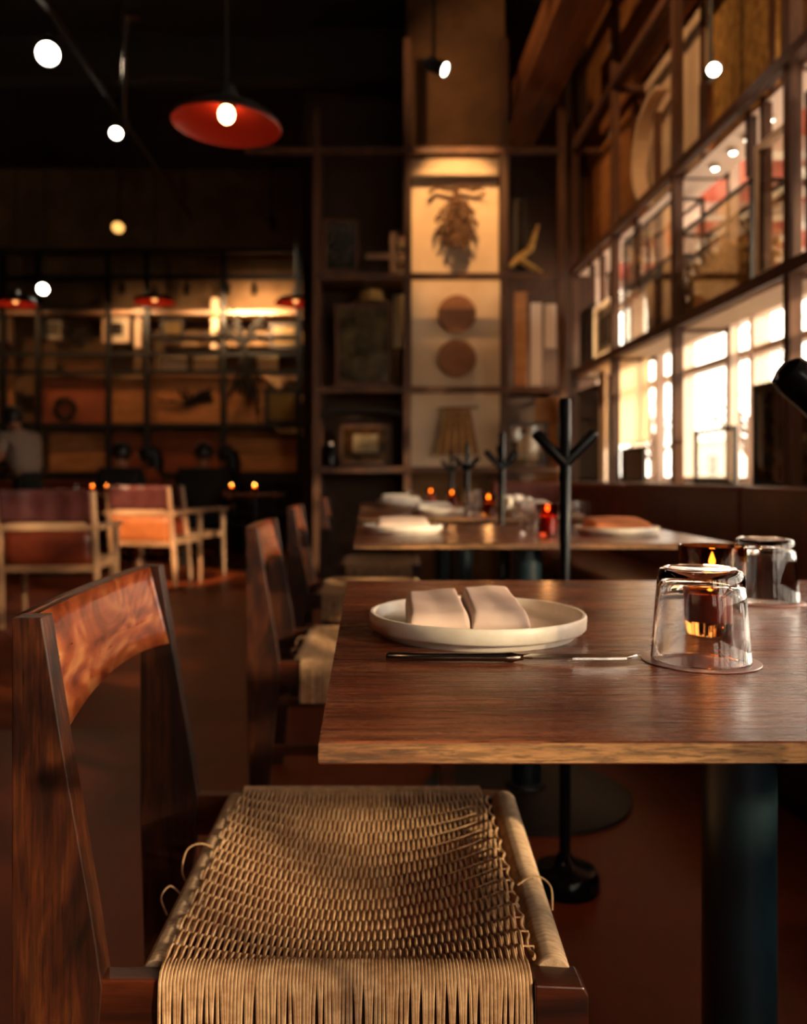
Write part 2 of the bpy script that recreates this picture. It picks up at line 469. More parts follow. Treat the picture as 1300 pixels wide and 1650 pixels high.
def tree(x, y, label, seed):
    rnd = random.Random(seed)
    t = empty('bare_tree', (x, y, -.15), label, 'tree')
    MB().tube([(0, 0, 0), (.05, .05, 1.2), (0, -.05, 2.4)], [.13, .11, .08], 8).build('trunk', M['bark'], t, True)
    b = MB()
    for i in range(34):
        a = rnd.uniform(0, 2 * PI); z = rnd.uniform(1.4, 2.4); p = Vector((0, 0, z)); pts = [p]; d = Vector((math.cos(a), math.sin(a), rnd.uniform(.3, 1.1)))
        for _ in range(4):
            p = p + d * rnd.uniform(.25, .55); d = d + Vector((rnd.uniform(-.5, .5), rnd.uniform(-.5, .5), rnd.uniform(-.2, .4))); pts.append(p)
        b.tube(pts, [.035, .028, .02, .012, .006], 5)
    b.build('branches', M['bark'], t)
tree(8.5, 19, 'bare tree outside behind the upright glass of the middle window', 3)
tree(7.5, 13.5, 'bare tree outside nearest the end of the window row', 5)
tree(9.0, 27, 'farther bare tree outside in front of the white building', 8)

# ================================================================== RIGHT DISPLAY SHELVING
XS = 1.75
shelf = empty('display_shelving', (0, 0, 0), 'brown timber display shelving running in front of the tall windows above the banquette', 'shelving')
post_y = [.95, 2.3, 3.57, 4.9, 6.12, 7.3]
for y in post_y:
    MB().bb(XS, XS + .055, y - .0275, y + .0275, 0, 4.6).build('post', M['shelf_wood'], shelf)
    MB().bb(XS + .32, XS + .375, y - .0275, y + .0275, 0, 4.6).build('rear_post', M['window_paint'], shelf)
    for z in (1.80, 2.68, 3.72):
        MB().bb(XS + .055, XS + .32, y - .02, y + .02, z - .045, z).build('cross_rail', M['shelf_wood_y'], shelf)
for z in (1.815, 2.69, 3.735):
    MB().bb(XS - .012, XS + .03, .95, 7.33, z - .045, z + .012).build('front_rail', M['shelf_wood_y'], shelf)
for i, (y0, y1) in enumerate(zip(post_y, post_y[1:])):
    for z, t in ((1.80, .02), (2.66, .02)):
        MB().bb(XS + .06, XS + .27, y0 + .03, y1 - .03, z - .03, z - .03 + t).build('shelf_board', M['panel_cream'] if z < 2 else M['window_paint'], shelf)
for y, z0, z1 in ((5.35, 2.7, 3.2), (5.75, 2.2, 2.68), (4.62, 2.7, 3.05), (6.6, 1.82, 2.66), (6.9, 1.82, 2.66), (4.05, 2.35, 2.66), (3.9, 1.83, 2.66)):
    MB().bb(XS + .05, XS + .09, y - .02, y + .02, z0, z1).build('upright_strut', M['shelf_wood'], shelf)
# higher timbers between shelf top and ceiling
MB().bb(XS, XS + .05, .95, 7.3, 4.25, 4.31).build('front_rail', M['shelf_wood_y'], shelf)

def side_frame(name, label, cat, X, y0, y1, z0, z1, fm, pm, w=.025, t=.03, pane=None, mount=None):
    """framed thing standing in a plane x = X facing the room (-x)"""
    o = empty(name, (X, (y0 + y1) / 2, z0), label, cat)
    h = (y1 - y0) / 2; H = z1 - z0
    f = MB()
    f.bb(0, t, -h, h, 0, w); f.bb(0, t, -h, h, H - w, H); f.bb(0, t, -h, -h + w, w, H - w); f.bb(0, t, h - w, h, w, H - w)
    f.build('frame', fm, o)
    if pm is not None:
        MB().bb(t * .5, t * .5 + .006, -h + w, h - w, w, H - w).build('picture', pm, o)
    if mount is not None:
        MB().bb(t * .3, t * .3 + .004, -h * .55, h * .55, H * .25, H * .75).build('print', mount, o)
    if pane is not None:
        MB().bb(t * .2, t * .2 + .003, -h + w, h - w, w, H - w).build('glass_pane', pane, o)
    return o

def plants(parent, name, mat, box, n, seed, r=.004):
    rnd = random.Random(seed); b = MB()
    x0, x1, y0, y1, z0, z1 = box
    for i in range(n):
        x, y = rnd.uniform(x0, x1), rnd.uniform(y0, y1)
        p = Vector((x, y, z0)); h = rnd.uniform(.5, 1) * (z1 - z0)
        q = Vector((min(max(x + rnd.uniform(-.05, .05), x0), x1), min(max(y + rnd.uniform(-.12, .12), y0), y1), z0 + h))
        b.tube([p, (p + q) / 2 + Vector((0, rnd.uniform(-.02, .02), 0)), q], [r, r * .8, r * .4], 4)
        b.ball(q, r * 2.6, 5)
    o = b.build(name, mat, parent); o['kind'] = 'stuff'; return o

# big glazed case of straw between the second and third posts
c1 = empty('display_case', (1.80, 4.49, 1.83), 'large black framed glass case of golden dried grass over the window', 'display case')
f = MB()
for y in (-.47, .47):
    for x in (0, .17):
        f.bb(x, x + .018, y - .009, y + .009, 0, .5)
for z in (0, .485):
    for y in (-.47, .47): f.bb(0, .188, y - .009, y + .009, z, z + .018)
    for x in (0, .17): f.bb(x, x + .018, -.47, .47, z, z + .018)
f.build('frame', M['black_matte'], c1)
MB().bb(.006, .009, -.46, .46, .02, .48).build('front_pane', M['case_pane'], c1)
MB().bb(.178, .181, -.46, .46, .02, .48).build('rear_pane', M['case_pane'], c1)
plants(c1, 'dried_grass', M['straw'], (.03, .16, -.42, .42, .02, .30), 420, 4, .005)
MB().bb(.03, .16, -.45, .45, .018, .10).build('straw_bed', M['straw'], c1)
c2 = empty('display_case', (1.80, 5.52, 1.83), 'tall dark framed glass case left of the straw case', 'display case')
f = MB()
for y in (-.48, .48):
    for x in (0, .17): f.bb(x, x + .018, y - .01, y + .01, 0, .74)
for z in (0, .722):
    for y in (-.48, .48): f.bb(0, .188, y - .01, y + .01, z, z + .018)
    for x in (0, .17): f.bb(x, x + .018, -.48, .48, z, z + .018)
f.bb(0, .18, -.48, .48, .40, .412)
f.build('frame', M['shelf_dark'], c2)
MB().bb(.006, .009, -.47, .47, .02, .72).build('front_pane', M['case_pane'], c2)
plants(c2, 'dried_grass', M['dried_brown'], (.03, .15, -.42, .10, .02, .36), 160, 6, .004)
side_frame('picture_frame', 'small amber picture in a dark frame inside the tall glass case', 'picture', 1.835, 5.22, 5.6, 1.855, 2.18, M['shelf_dark'], M['osb'], .02, .02)
side_frame('picture_frame', 'black framed grey print on the shelf near the corner', 'picture', 1.79, 6.78, 7.18, 1.83, 2.3, M['black_matte'], M['art_black'], .02)
side_frame('picture_frame', 'cream framed dark sketch beside the black framed grey print', 'picture', 1.79, 6.25, 6.75, 1.83, 2.25, M['paper'], M['art_light'], .04, .03, None, M['art_black'])
side_frame('glazed_screen', 'narrow clear pane in a pale grey frame right of the straw case', 'frame', 1.79, 3.6, 3.95, 1.83, 2.45, M['window_paint'], None, .03, .03, M['case_pane'])
side_frame('glazed_screen', 'clear glazed frame on the shelf nearest the camera', 'frame', 1.79, 2.75, 3.5, 1.83, 2.5, M['shelf_dark'], None, .03, .03, M['case_pane'])
# upper row boards
for (nm, lab, y0, y1, z0, z1, mm) in (
    ('strand_board', 'golden strand board standing above the straw case', 4.12, 4.86, 2.76, 3.7, 'osb'),
    ('strand_board', 'darker strand board nearest the camera in the upper row', 3.6, 4.08, 2.76, 4.2, 'osb_dark'),
    ('pale_board', 'pale lit board leaning in the upper row left of the golden board', 4.98, 6.05, 2.72, 3.7, 'panel_cream'),
    ('plywood_board', 'orange brown plywood board in the upper row behind the lamp', 6.2, 7.2, 2.72, 3.68, 'plywood'),
    ('plywood_board', 'orange brown plywood board under the ceiling beam above the upper rail', 4.95, 7.2, 3.8, 4.4, 'plywood')):
    o = empty(nm, (XS + .22, (y0 + y1) / 2, z0), lab, 'board')
    h = (y1 - y0) / 2
    MB().bb(0, .02, -h, h, 0, z1 - z0).build('board', M[mm], o)
    MB().bb(-.02, 0, -h, -h + .03, 0, z1 - z0).build('edge_batten', M['shelf_wood'], o)
# curved bent-wood hoop in the upper row
hoop = MB()
pts = [(0, .42 * math.cos(a), .36 * math.sin(a)) for a in [R(-70 + 10 * i) for i in range(18)]]
for p, q in zip(pts, pts[1:]):
    hoop.add([(0, p[1], p[2]), (.1, p[1], p[2]), (.1, q[1], q[2]), (0, q[1], q[2]), (0, p[1] * .94, p[2] * .94), (.1, p[1] * .94, p[2] * .94), (.1, q[1] * .94, q[2] * .94), (0, q[1] * .94, q[2] * .94)],
             [(0, 1, 2, 3), (7, 6, 5, 4), (0, 3, 7, 4), (1, 5, 6, 2), (0, 4, 5, 1), (3, 2, 6, 7)])
tag(hoop.build('bent_wood_hoop', M['panel_cream'], loc=(XS + .08, 5.5, 3.05)), 'curved pale bent wood hoop in front of the pale board', 'ornament')
# window-sill level pieces
sill = struct(MB().bb(1.62, XR, YF, 8.3, .86, .885), 'trim_4', M['shelf_dark'])
side_frame('hanging_sheet', 'bright cream paper sheet hanging in the window near the corner', 'sheet', 1.96, YW(1044, 1.96), YW(984, 1.96), 1.17, 1.76, M['paper'], M['paper'], .012, .012)
side_frame('picture_frame', 'black frame leaning low in the bright window, its glass see-through', 'picture', 1.93, YW(1182, 1.93), YW(1117, 1.93), .886, 1.20, M['black_matte'], None, .02, .02, M['case_pane'])
side_frame('picture_frame', 'big black framed dark gold picture standing on the sill beneath the near post', 'picture', 1.90, 3.02, YW(1212, 1.90), .886, 1.38, M['black_matte'], M['art_dark'], .02, .03, M['case_pane'])
side_frame('picture_frame', 'small dark framed pane on the sill under the paper sheet', 'picture', 1.93, YW(1037, 1.93), YW(1000, 1.93), .886, 1.14, M['shelf_dark'], M['art_dark'], .02, .02)
side_frame('picture_frame', 'dark tall picture on the sill beside the corner post', 'picture', 1.93, 7.1, 8.0, .886, 1.70, M['shelf_dark'], M['art_black'], .03, .02)
side_frame('white_plank', 'cream painted plank standing upright on the sill left of the paper sheet', 'plank', 1.88, 6.76, 6.92, .886, 1.76, M['window_paint'], M['window_paint'], .02, .02)

# ================================================================== FACING DISPLAY GRID (bay)
D = 7.2
grid = empty('display_grid', (0, D, 0), 'brown timber display grid across the concrete column facing the room', 'shelving')
gx = [PX(510, D), PX(656, D), PX(812, D), PX(905, D)]
gz = [.05, PZ(757, D), PZ(628, D), PZ(446, D), PZ(244, D)]
for x in gx:
    MB().bb(x - .03, x + .03, -.03, .03, 0, PZ(178, D) if x < 0 else 4.6).build('post', M['shelf_wood'], grid)
for x in gx[:2]:
    MB().bb(x - .03, x + .03, .5, .55, 0, 3.8).build('rear_post', M['shelf_wood'], grid)
for z in gz[1:]:
    x0 = gx[0] if z < 3.4 else PX(395, D)
    MB().bb(x0, gx[3], -.035, .02, z - .025, z + .025).build('rail', M['shelf_wood_y'], grid)
for z in gz[:4]:
    MB().bb(gx[0] + .03, gx[1] - .03, .02, .55, z - .02, z + .01).build('shelf_board', M['shelf_wood_y'], grid)
MB().bb(gx[0], gx[1], .56, .6, 0, 3.9).build('back_board', M['wall_dark'], grid)
MB().bb(gx[2] + .03, gx[3] - .03, .0, .55, gz[2] - .02, gz[2] + .01).build('shelf_board', M['shelf_wood_y'], grid)
MB().bb(gx[2] + .03, gx[3] - .03, .0, .55, gz[3] - .02, gz[3] + .01).build('shelf_board', M['shelf_wood_y'], grid)

def face_panel(name, label, cat, px0, px1, py0, py1, d, mat, t=.03, frame=None, w=.03, inner=None, pane=None):
    x0, x1 = PX(px0, d), PX(px1, d); z0, z1 = PZ(py1, d), PZ(py0, d)
    o = empty(name, ((x0 + x1) / 2, d, z0), label, cat)
    h = (x1 - x0) / 2; H = z1 - z0
    if frame is not None:
        f = MB(); f.bb(-h, h, 0, t, 0, w); f.bb(-h, h, 0, t, H - w, H); f.bb(-h, -h + w, 0, t, w, H - w); f.bb(h - w, h, 0, t, w, H - w)
        f.build('frame', frame, o)
        MB().bb(-h + w, h - w, t * .4, t * .8, w, H - w).build('picture', mat, o)
        if pane is not None: MB().bb(-h + w, h - w, t * .1, t * .2, w, H - w).build('glass_pane', pane, o)
    else:
        MB().bb(-h, h, 0, t, 0, H).build('board', mat, o)
        MB().bb(-h, h, t, t + .02, H - .04, H).build('batten', M['shelf_wood_y'], o)
    if inner is not None:
        MB().bb(-h * .5, h * .5, -.004 if frame is None else t * .25, t * .35, H * .3, H * .75).build('print', inner, o)
    return o
face_panel('plaster_board', 'cream board lit orange from above, dried bundle hanging on it', 'board', 663, 803, 256, 440, 7.42, M['panel_cream'])
face_panel('plaster_board', 'cream board with two round clay discs', 'board', 663, 815, 449, 622, 7.42, M['panel_cream'])
face_panel('plaster_board', 'cream board behind the pleated hanging, just above the far tables', 'board', 661, 815, 634, 752, 7.42, M['panel_cream'])
# two clay discs
for (py, lab) in ((505, 'upper round brown clay disc on the cream board'), (577, 'lower round brown clay disc on the cream board')):
    x, z = PX(737, 7.36), PZ(py, 7.36)
    prof = [(0, .0), (.10, .004), (.15, .012), (.163, .022), (.165, .035), (.16, .045), (0, .045)]
    o = MB().lathe(prof, (0, 0, 0), 36, Matrix.Rotation(R(90), 3, 'X')).build('clay_disc', M['clay'], None, True, loc=(x, 7.42, z))
    tag(o, lab, 'disc', 'clay discs on the cream board')
# hanging dried bundle
bd = empty('dried_bundle', (PX(735, 7.36), 7.36, PZ(305, 7.36)), 'dried leafy bundle hanging from a twig on the orange lit board', 'ornament')
MB().tube([(-.24, 0, -.03), (-.16, 0, .02), (-.05, 0, -.01), (.05, 0, .02), (.15, 0, -.01), (.24, 0, .03)], [.012, .016, .018, .018, .016, .01], 7).build('twig', M['dried_brown'], bd, True)
MB().tube([(-.17, -.01, .01), (-.24, -.02, -.06)], [.01, .004], 5).tube([(.14, -.01, .01), (.26, -.02, -.03)], [.012, .004], 5).build('side_twig', M['dried_brown'], bd)
rnd = random.Random(3); lf = MB()
for i in range(170):
    a = rnd.uniform(0, 2 * PI); h = rnd.uniform(0, 1); r = .03 + .13 * math.sin(PI * min(h * .9 + .1, 1)) ** .8
    x = math.cos(a) * r * rnd.uniform(.4, 1); z = -.08 - h * .40; y = -.02 - abs(math.sin(a)) * .07
    dx = rnd.uniform(-.03, .03) + x * .2; L = rnd.uniform(.05, .10)
    lf.add([(x - .008, y, z), (x + .008, y, z), (x + dx + .012, y - .012, z - L * .5), (x + dx, y - .02, z - L), (x + dx - .012, y - .012, z - L * .5)], [(0, 1, 2, 3, 4)])
lo = lf.build('dried_leaves', M['dried_brown'], bd); lo['kind'] = 'stuff'
sl = lo.modifiers.new('thick', 'SOLIDIFY'); sl.thickness = .003
MB().tube([(0, -.01, .02), (0, -.02, -.10)], [.02, .035], 8).tube([(0, -.02, -.1), (0, -.03, -.4)], [.035, .06], 8).build('stem_core', M['dried_brown'], bd)
# pleated cord hanging
pl = empty('cord_hanging', (PX(737, 7.36), 7.36, PZ(658, 7.36)), 'tan pleated cord hanging on a twig above the far tables', 'ornament')
MB().tube([(-.17, 0, 0), (.18, 0, .01)], .009, 6).build('twig', M['dried_brown'], pl)
for i in range(15):
    t = i / 14 - .5
    MB().tube([(t * .20, -.012, 0), (t * .27, -.02, -.20), (t * .34, -.018, -.40)], [.006, .010, .011], 6).build('cord_strand', M['clay'] if i % 3 else M['straw'], pl, True)
# things in the left bay, top to bottom
face_panel('picture_frame', 'brown framed dark picture high in the left bay', 'picture', 520, 578, 352, 438, 7.3, M['art_black'], .03, M['shelf_wood'], .03)
face_panel('picture_frame', 'big framed grey print standing in the middle of the left bay', 'picture', 540, 632, 490, 622, 7.3, M['art_grey'], .03, M['shelf_wood'], .035, None, M['case_pane'])
face_panel('picture_frame', 'framed busy print low in the left bay beside the dark jar', 'picture', 548, 630, 684, 748, 7.3, M['art_dark'], .03, M['shelf_wood'], .03, M['art_light'], M['case_pane'])
face_panel('paper_panel', 'narrow cream strip lit by the column high in the left bay', 'panel', 634, 650, 392, 440, 7.5, M['paper'], .02)
face_panel('paper_panel', 'narrow cream strip beside the big grey print', 'panel', 634, 650, 475, 560, 7.5, M['paper'], .02)
wc = empty('wooden_cross', (PX(634, 7.4), 7.4, gz[3] + .01), 'light wooden crossed slats high in the left bay', 'ornament')
MB().bb(-.03, .03, 0, .03, 0, .42).build('upright_slat', M['pale_wood_z'], wc)
MB().bb(-.24, .11, .03, .05, .2, .25).build('cross_slat', M['pale_wood'], wc)
MB().bb(-.04, .11, .03, .05, .34, .39).build('cross_slat', M['pale_wood'], wc)
hat = empty('woven_basket', (PX(597, 7.55), 7.55, PZ(490, 7.55)), 'round woven basket behind the big grey print', 'basket')
MB().lathe([(0, .1), (.09, .1), (.11, .02), (.18, 0), (.185, .006), (.118, .03), (.1, .11), (0, .112)], (0, 0, 0), 24).build('body', M['straw'], hat, True)
MB().bb(-.2, .2, -.05, .15, -.03, 0).build('stand', M['shelf_dark'], hat)
MB().bb(-.2, .2, .1, .14, -.74, -.03).build('stand_back', M['shelf_dark'], hat)
jar = empty('dark_jar', (PX(531, 7.3), 7.3, gz[1] + .01), 'tall dark glass jar low in the left bay', 'jar')
MB().lathe([(0, 0), (.05, 0), (.055, .03), (.055, .17), (.035, .2), (0, .2)], (0, 0, 0), 20).build('body', M['black_gloss'], jar, True)
MB().lathe([(0, .2), (.04, .2), (.04, .225), (0, .225)], (0, 0, 0), 20).build('lid', M['steel_dark'], jar, True)
ca = MB()
for i in range(19):
    pass
arch = MB().tube([(-.42, 0, 0), (-.42, 0, .34), (-.38, 0, .44), (-.28, 0, .49), (.0, 0, .5), (.28, 0, .49), (.38, 0, .44), (.42, 0, .34), (.42, 0, 0)], .025, 6)
tag(arch.build('arched_hoop', M['shelf_dark'], None, True, loc=(PX(583, 7.45), 7.55, gz[1] + .03)), 'dark arched hoop behind the framed busy print', 'ornament')
# things right of the column
face_panel('plank', 'upright orange brown plank right of the clay disc board', 'plank', 829, 849, 470, 622, 7.3, M['plywood'], .04)
face_panel('plank', 'upright cream plank next to the orange brown plank', 'plank', 856, 873, 488, 622, 7.3, M['window_paint'], .04)
face_panel('plank', 'short pale plank nearest the corner post', 'plank', 879, 896, 490, 560, 7.3, M['window_paint'], .04)
face_panel('picture_frame', 'dark framed pale print below the corner shelf', 'picture', 818, 884, 680, 764, 7.3, M['art_dark'], .03, M['black_matte'], .03, M['art_light'], M['case_pane'])
face_panel('plywood_board', 'orange board leaning in the corner behind the pale print', 'board', 862, 905, 640, 775, 7.55, M['plywood'], .03)
face_panel('picture_frame', 'narrow dark frame high right of the column', 'picture', 828, 850, 320, 440, 7.35, M['art_black'], .03, M['shelf_dark'], .03)
mk = empty('hanging_root', (PX(836, 7.3), 7.3, PZ(420, 7.3)), 'knotted golden root hanging right of the orange lit board', 'ornament')
MB().tube([(-.08, 0, -.05), (0, 0, .02), (.1, 0, .10), (.16, -.02, .3)], [.02, .03, .03, .012], 7).tube([(.02, 0, 0), (.12, 0, -.06), (.2, 0, -.1)], [.03, .025, .01], 7).build('root', M['straw'], mk, True)

# ================================================================== FAR WALL DISPLAY
DF = 11.6
far = empty('wall_display_grid', (0, DF, 0), 'black pipe display grid standing before the lit back wall', 'shelving')
for px in (5, 62, 175, 237, 360, 482):
    x = PX(px, DF); MB().bb(x - .035, x + .035, -.035, .035, 0, PZ(405, DF)).build('post', M['black_matte'], far)
for py in (405, 447, 571, 600, 686, 768):
    z = PZ(py, DF); MB().bb(PX(-120, DF), PX(500, DF), -.04, .04, z - .03, z + .03).build('rail', M['black_matte'], far)
for py, t in ((503, .06), (540, .03)):
    z = PZ(py, DF); MB().bb(PX(-120, DF) if py < 520 else PX(240, DF), PX(480, DF), 0, .42, z - t / 2, z + t / 2).build('ledge', M['pale_wood'] if py < 520 else M['shelf_dark'], far)
def fp(lab, px0, px1, py0, py1, mat, d=DF + .1, frame=None, inner=None, nm='wall_board', cat='board', w=.05):
    return face_panel(nm, lab, cat, px0, px1, py0, py1, d, M[mat], .03, M[frame] if frame else None, w, M[inner] if inner else None)
fp('wide orange board with a dark wreath on the back wall', 55, 172, 608, 682, 'rust')
fp('pale brown board between the two dark posts of the back wall', 180, 233, 610, 682, 'plywood')
fp('wide pinkish board with dried branches on the back wall', 242, 356, 606, 682, 'plywood')
fp('tan board behind the dark hanging plant on the back wall', 364, 430, 606, 682, 'plywood')
fp('olive picture in a black square frame on the back wall', 426, 480, 626, 683, 'art_olive', DF + .04, 'black_matte', None, 'picture_frame', 'picture')
fp('low tan board behind the seated diners at the left', 80, 172, 698, 760, 'plywood')
fp('low rust board between the posts behind the seated diners', 180, 233, 698, 760, 'rust')
fp('low rust board behind the diner with the broad dark back', 242, 356, 698, 760, 'rust')
fp('low tan board right of the seated diners', 364, 478, 698, 760, 'plywood')
fp('framed pale print first on the ledge', 58, 106, 510, 552, 'art_light', DF + .1, 'shelf_wood', 'art_grey', 'picture_frame', 'picture')
fp('framed print with an orange spot on the ledge', 164, 208, 510, 552, 'art_light', DF + .1, 'panel_cream', 'art_black', 'picture_frame', 'picture')
fp('glowing cream lit panel at the left end of the ledge', -14, 22, 505, 556, 'paper', DF + .1, 'shelf_wood', None, 'picture_frame', 'picture')
fp('tall brown panel under the cream lit panel', -14, 22, 575, 680, 'plywood')
fp('dark olive picture at the right end of the ledge', 434, 480, 520, 562, 'art_olive', DF + .05, 'shelf_dark', None, 'picture_frame', 'picture')
fp('dusky framed picture between the ledge and the first rail', 258, 296, 512, 552, 'art_olive', DF + .05, 'shelf_dark', None, 'picture_frame', 'picture')
fp('mauve board between the two middle rails', 258, 300, 574, 596, 'panel_cream')
fp('bright tan board between the two middle rails', 312, 350, 574, 596, 'paper')
fp('bright orange board between the rails right of the hanging plant', 414, 448, 574, 596, 'paper')
fp('row of small tan boards between the rails above the wreath', 105, 172, 576, 596, 'plywood')
fp('pale upright board behind the lamp in the middle of the wall', 340, 352, 480, 562, 'panel_cream')
fp('pale upright board standing over the ledge near the red lamp', 216, 228, 495, 560, 'panel_cream')
# wreath
wr = MB(); rnd = random.Random(5)
for i in range(60):
    a = rnd.uniform(0, 2 * PI); r = .12 + rnd.uniform(-.03, .03)
    wr.tube([(r * math.cos(a), rnd.uniform(-.03, 0), r * math.sin(a)), ((r + .02) * math.cos(a + .5), rnd.uniform(-.05, 0), (r + .02) * math.sin(a + .5))], [.02, .008], 5)
tag(wr.build('twig_wreath', M['dark_plant'], None, loc=(PX(104, DF + .03), DF + .06, PZ(659, DF))), 'round dark twig wreath on the wide orange board', 'wreath')
def sprig(px, py, d, lab, w, h, n, seed, down=False):
    rnd = random.Random(seed); b = MB()
    for i in range(n):
        a = rnd.uniform(-1, 1); z = rnd.uniform(.3, 1) * h * (-1 if down else 1)
        b.tube([(0, 0, 0), (a * w * .4, rnd.uniform(-.05, .02), z * .6), (a * w, rnd.uniform(-.06, .02), z)], [.018, .014, .02], 5)
    return tag(b.build('dried_branches', M['dark_plant'], None, loc=(PX(px, d), d, PZ(py, d))), lab, 'branches')
sprig(300, 655, DF + .075, 'dried branches spread on the wide pinkish board', .40, .25, 16, 2)
sprig(395, 560, DF - .05, 'dark hanging plant right of the middle of the back wall', .25, .75, 26, 3, True)
sprig(390, 560, DF - .05, 'dark bushy plant above the hanging plant on the back wall', .35, .45, 26, 4)
sprig(130, 560, DF - .05, 'dark twiggy plant between the two ledge pictures', .25, .35, 18, 9)

# ================================================================== TABLES BY THE WINDOW
TZ = 0.75
TX0, TX1 = -0.034, 1.02
def make_table(y0, y1, label, ycol, rb=.27, xcol=.47):
    t = empty('dining_table', ((TX0 + TX1) / 2, (y0 + y1) / 2, 0), label, 'table', 0, 'dining tables along the banquette')
    hx, hy = (TX1 - TX0) / 2, (y1 - y0) / 2
    th = .0165
    # top and side faces get their own grain
    b = MB(); c = .0012
    xs = hx - c; ys = hy - c
    top = [(-xs, -ys, TZ), (xs, -ys, TZ), (xs, ys, TZ), (-xs, ys, TZ)]
    mid = [(-hx, -hy, TZ - c), (hx, -hy, TZ - c), (hx, hy, TZ - c), (-hx, hy, TZ - c)]
    lo_ = [(-hx, -hy, TZ - th + c), (hx, -hy, TZ - th + c), (hx, hy, TZ - th + c), (-hx, hy, TZ - th + c)]
    bot = [(-xs, -ys, TZ - th), (xs, -ys, TZ - th), (xs, ys, TZ - th), (-xs, ys, TZ - th)]
    vs = top + mid + lo_ + bot
    b.v = vs; b.f = [(0, 1, 2, 3), (15, 14, 13, 12)]; b.m = [0, 0]
    for ring in range(3):
        for k in range(4):
            a, a2 = ring * 4 + k, ring * 4 + (k + 1) % 4
            b.f.append((a, a2, a2 + 4, a + 4)); b.m.append(1 if ring == 1 else 0)
    b.build('tabletop', [M['table_wood'], M['table_edge']], t)
    cx, cyy = xcol - (TX0 + TX1) / 2, ycol - (y0 + y1) / 2
    MB().lathe([(.044, .02), (.044, TZ - th - .008), (.0, TZ - th - .008)], (cx, cyy, 0), 32).build('pedestal_column', M['teal_pipe'], t, True)
    MB().bb(cx - .22, cx + .22, cyy - .05, cyy + .05, TZ - th - .010, TZ - th).build('mounting_plate', M['black_matte'], t)
    MB().lathe([(0, .0), (rb, 0), (rb, .010), (rb - .02, .020), (.06, .028), (.055, .04), (0, .04)], (cx, cyy, 0), 40).build('base_disc', M['black_matte'], t, True)
    return t
T1 = (.61, 1.54); T2 = (2.38, 3.27); T3 = (3.76, 4.55); T4 = (4.96, 5.75)
make_table(*T1, 'nearest dark wood dining table, set with the white plate and two upturned glasses', 1.08)
make_table(*T2, 'second wood dining table down the row, the red candle glass on it', 2.52, .30)
make_table(*T3, 'third wood dining table down the row, just behind the second', 4.15)
make_table(*T4, 'last wood dining table down the row, crowded with pale napkins', 5.35)

# ---- plate with napkin
PLX, PLY = .133, 1.033
def make_plate(loc, label, mat=M['ceramic'], r=.129, group=None):
    p = empty('plate', loc, label, 'plate', 0, group)
    s = r / .129
    prof = [(0, .004), (.100, .004), (.105, .0), (.1155, .0), (.1175, .0035), (.1185, .0065), (.1262, .0078), (.1286, .0105), (.1292, .0235), (.1275, .0262),
            (.1245, .0262), (.1228, .024), (.1215, .0145), (.117, .0095), (.105, .0075), (0, .007)]
    MB().lathe([(a * s, b) for a, b in prof], (0, 0, 0), 96).build('dish', mat, p, True)
    return p
make_plate((PLX, PLY, TZ), 'round white rimmed plate on the nearest table holding the folded blush napkin')
def flap(x0, x1, xs0, xs1, y0, y1, seed, zl, zr):
    """puffy folded cloth pad; front edge x0..x1 at y0, back edge xs0..xs1 at y1"""
    rnd = random.Random(seed)
    N = 22
    def top(u, v):
        xa = x0 + (x1 - x0) * u; xb = xs0 + (xs1 - xs0) * u
        x = xa + (xb - xa) * v; y = y0 + (y1 - y0) * v
        e = min(u, 1 - u); ev = min(v, 1 - v)
        puff = (1 - (1 - min(e / .07, 1)) ** 2) * .35 + .65
        pv = (1 - (1 - min(ev / .09, 1)) ** 2) * .4 + .6
        z = (.0225 + .013 * v + zl * (1 - u) + zr * u) * puff * pv + .0015 * math.sin(u * 5 + v * 3 + seed) * e * 2 + .0005 * math.sin(v * 17 + u * 4 + seed)
        return Vector((x, y, z))
    b = MB()
    b.grid(lambda u, v: top(u, v), N, N)
    b.grid(lambda u, v: Vector((top(u, v).x, top(u, v).y, .0)), N, N)
    def side(f):
        b.grid(lambda u, v: f(u) * v + Vector((f(u).x, f(u).y, 0)) * (1 - v), N, 5)
    side(lambda u: top(u, 0)); side(lambda u: top(u, 1)); side(lambda u: top(0, u)); side(lambda u: top(1, u))
    return b
nap = empty('napkin', (PLX, PLY, TZ + .0092), 'blush linen napkin folded into two puffed halves on the white plate', 'napkin')
ox, oy = PLX, PLY
for (q, nm) in (((.047 - ox, .117 - ox, .050 - ox, .1165 - ox, -.077, .066, 1, .0, .003), 'folded_half'), ((.118 - ox, .184 - ox, .1215 - ox, .183 - ox, -.077, .078, 2, .004, .004), 'folded_half')):
    o = flap(*q).build(nm, M['linen'], nap, True)
    w_ = o.modifiers.new('weld', 'WELD'); w_.merge_threshold = .0004
    ss = o.modifiers.new('sub', 'SUBSURF'); ss.levels = 1; ss.render_levels = 1

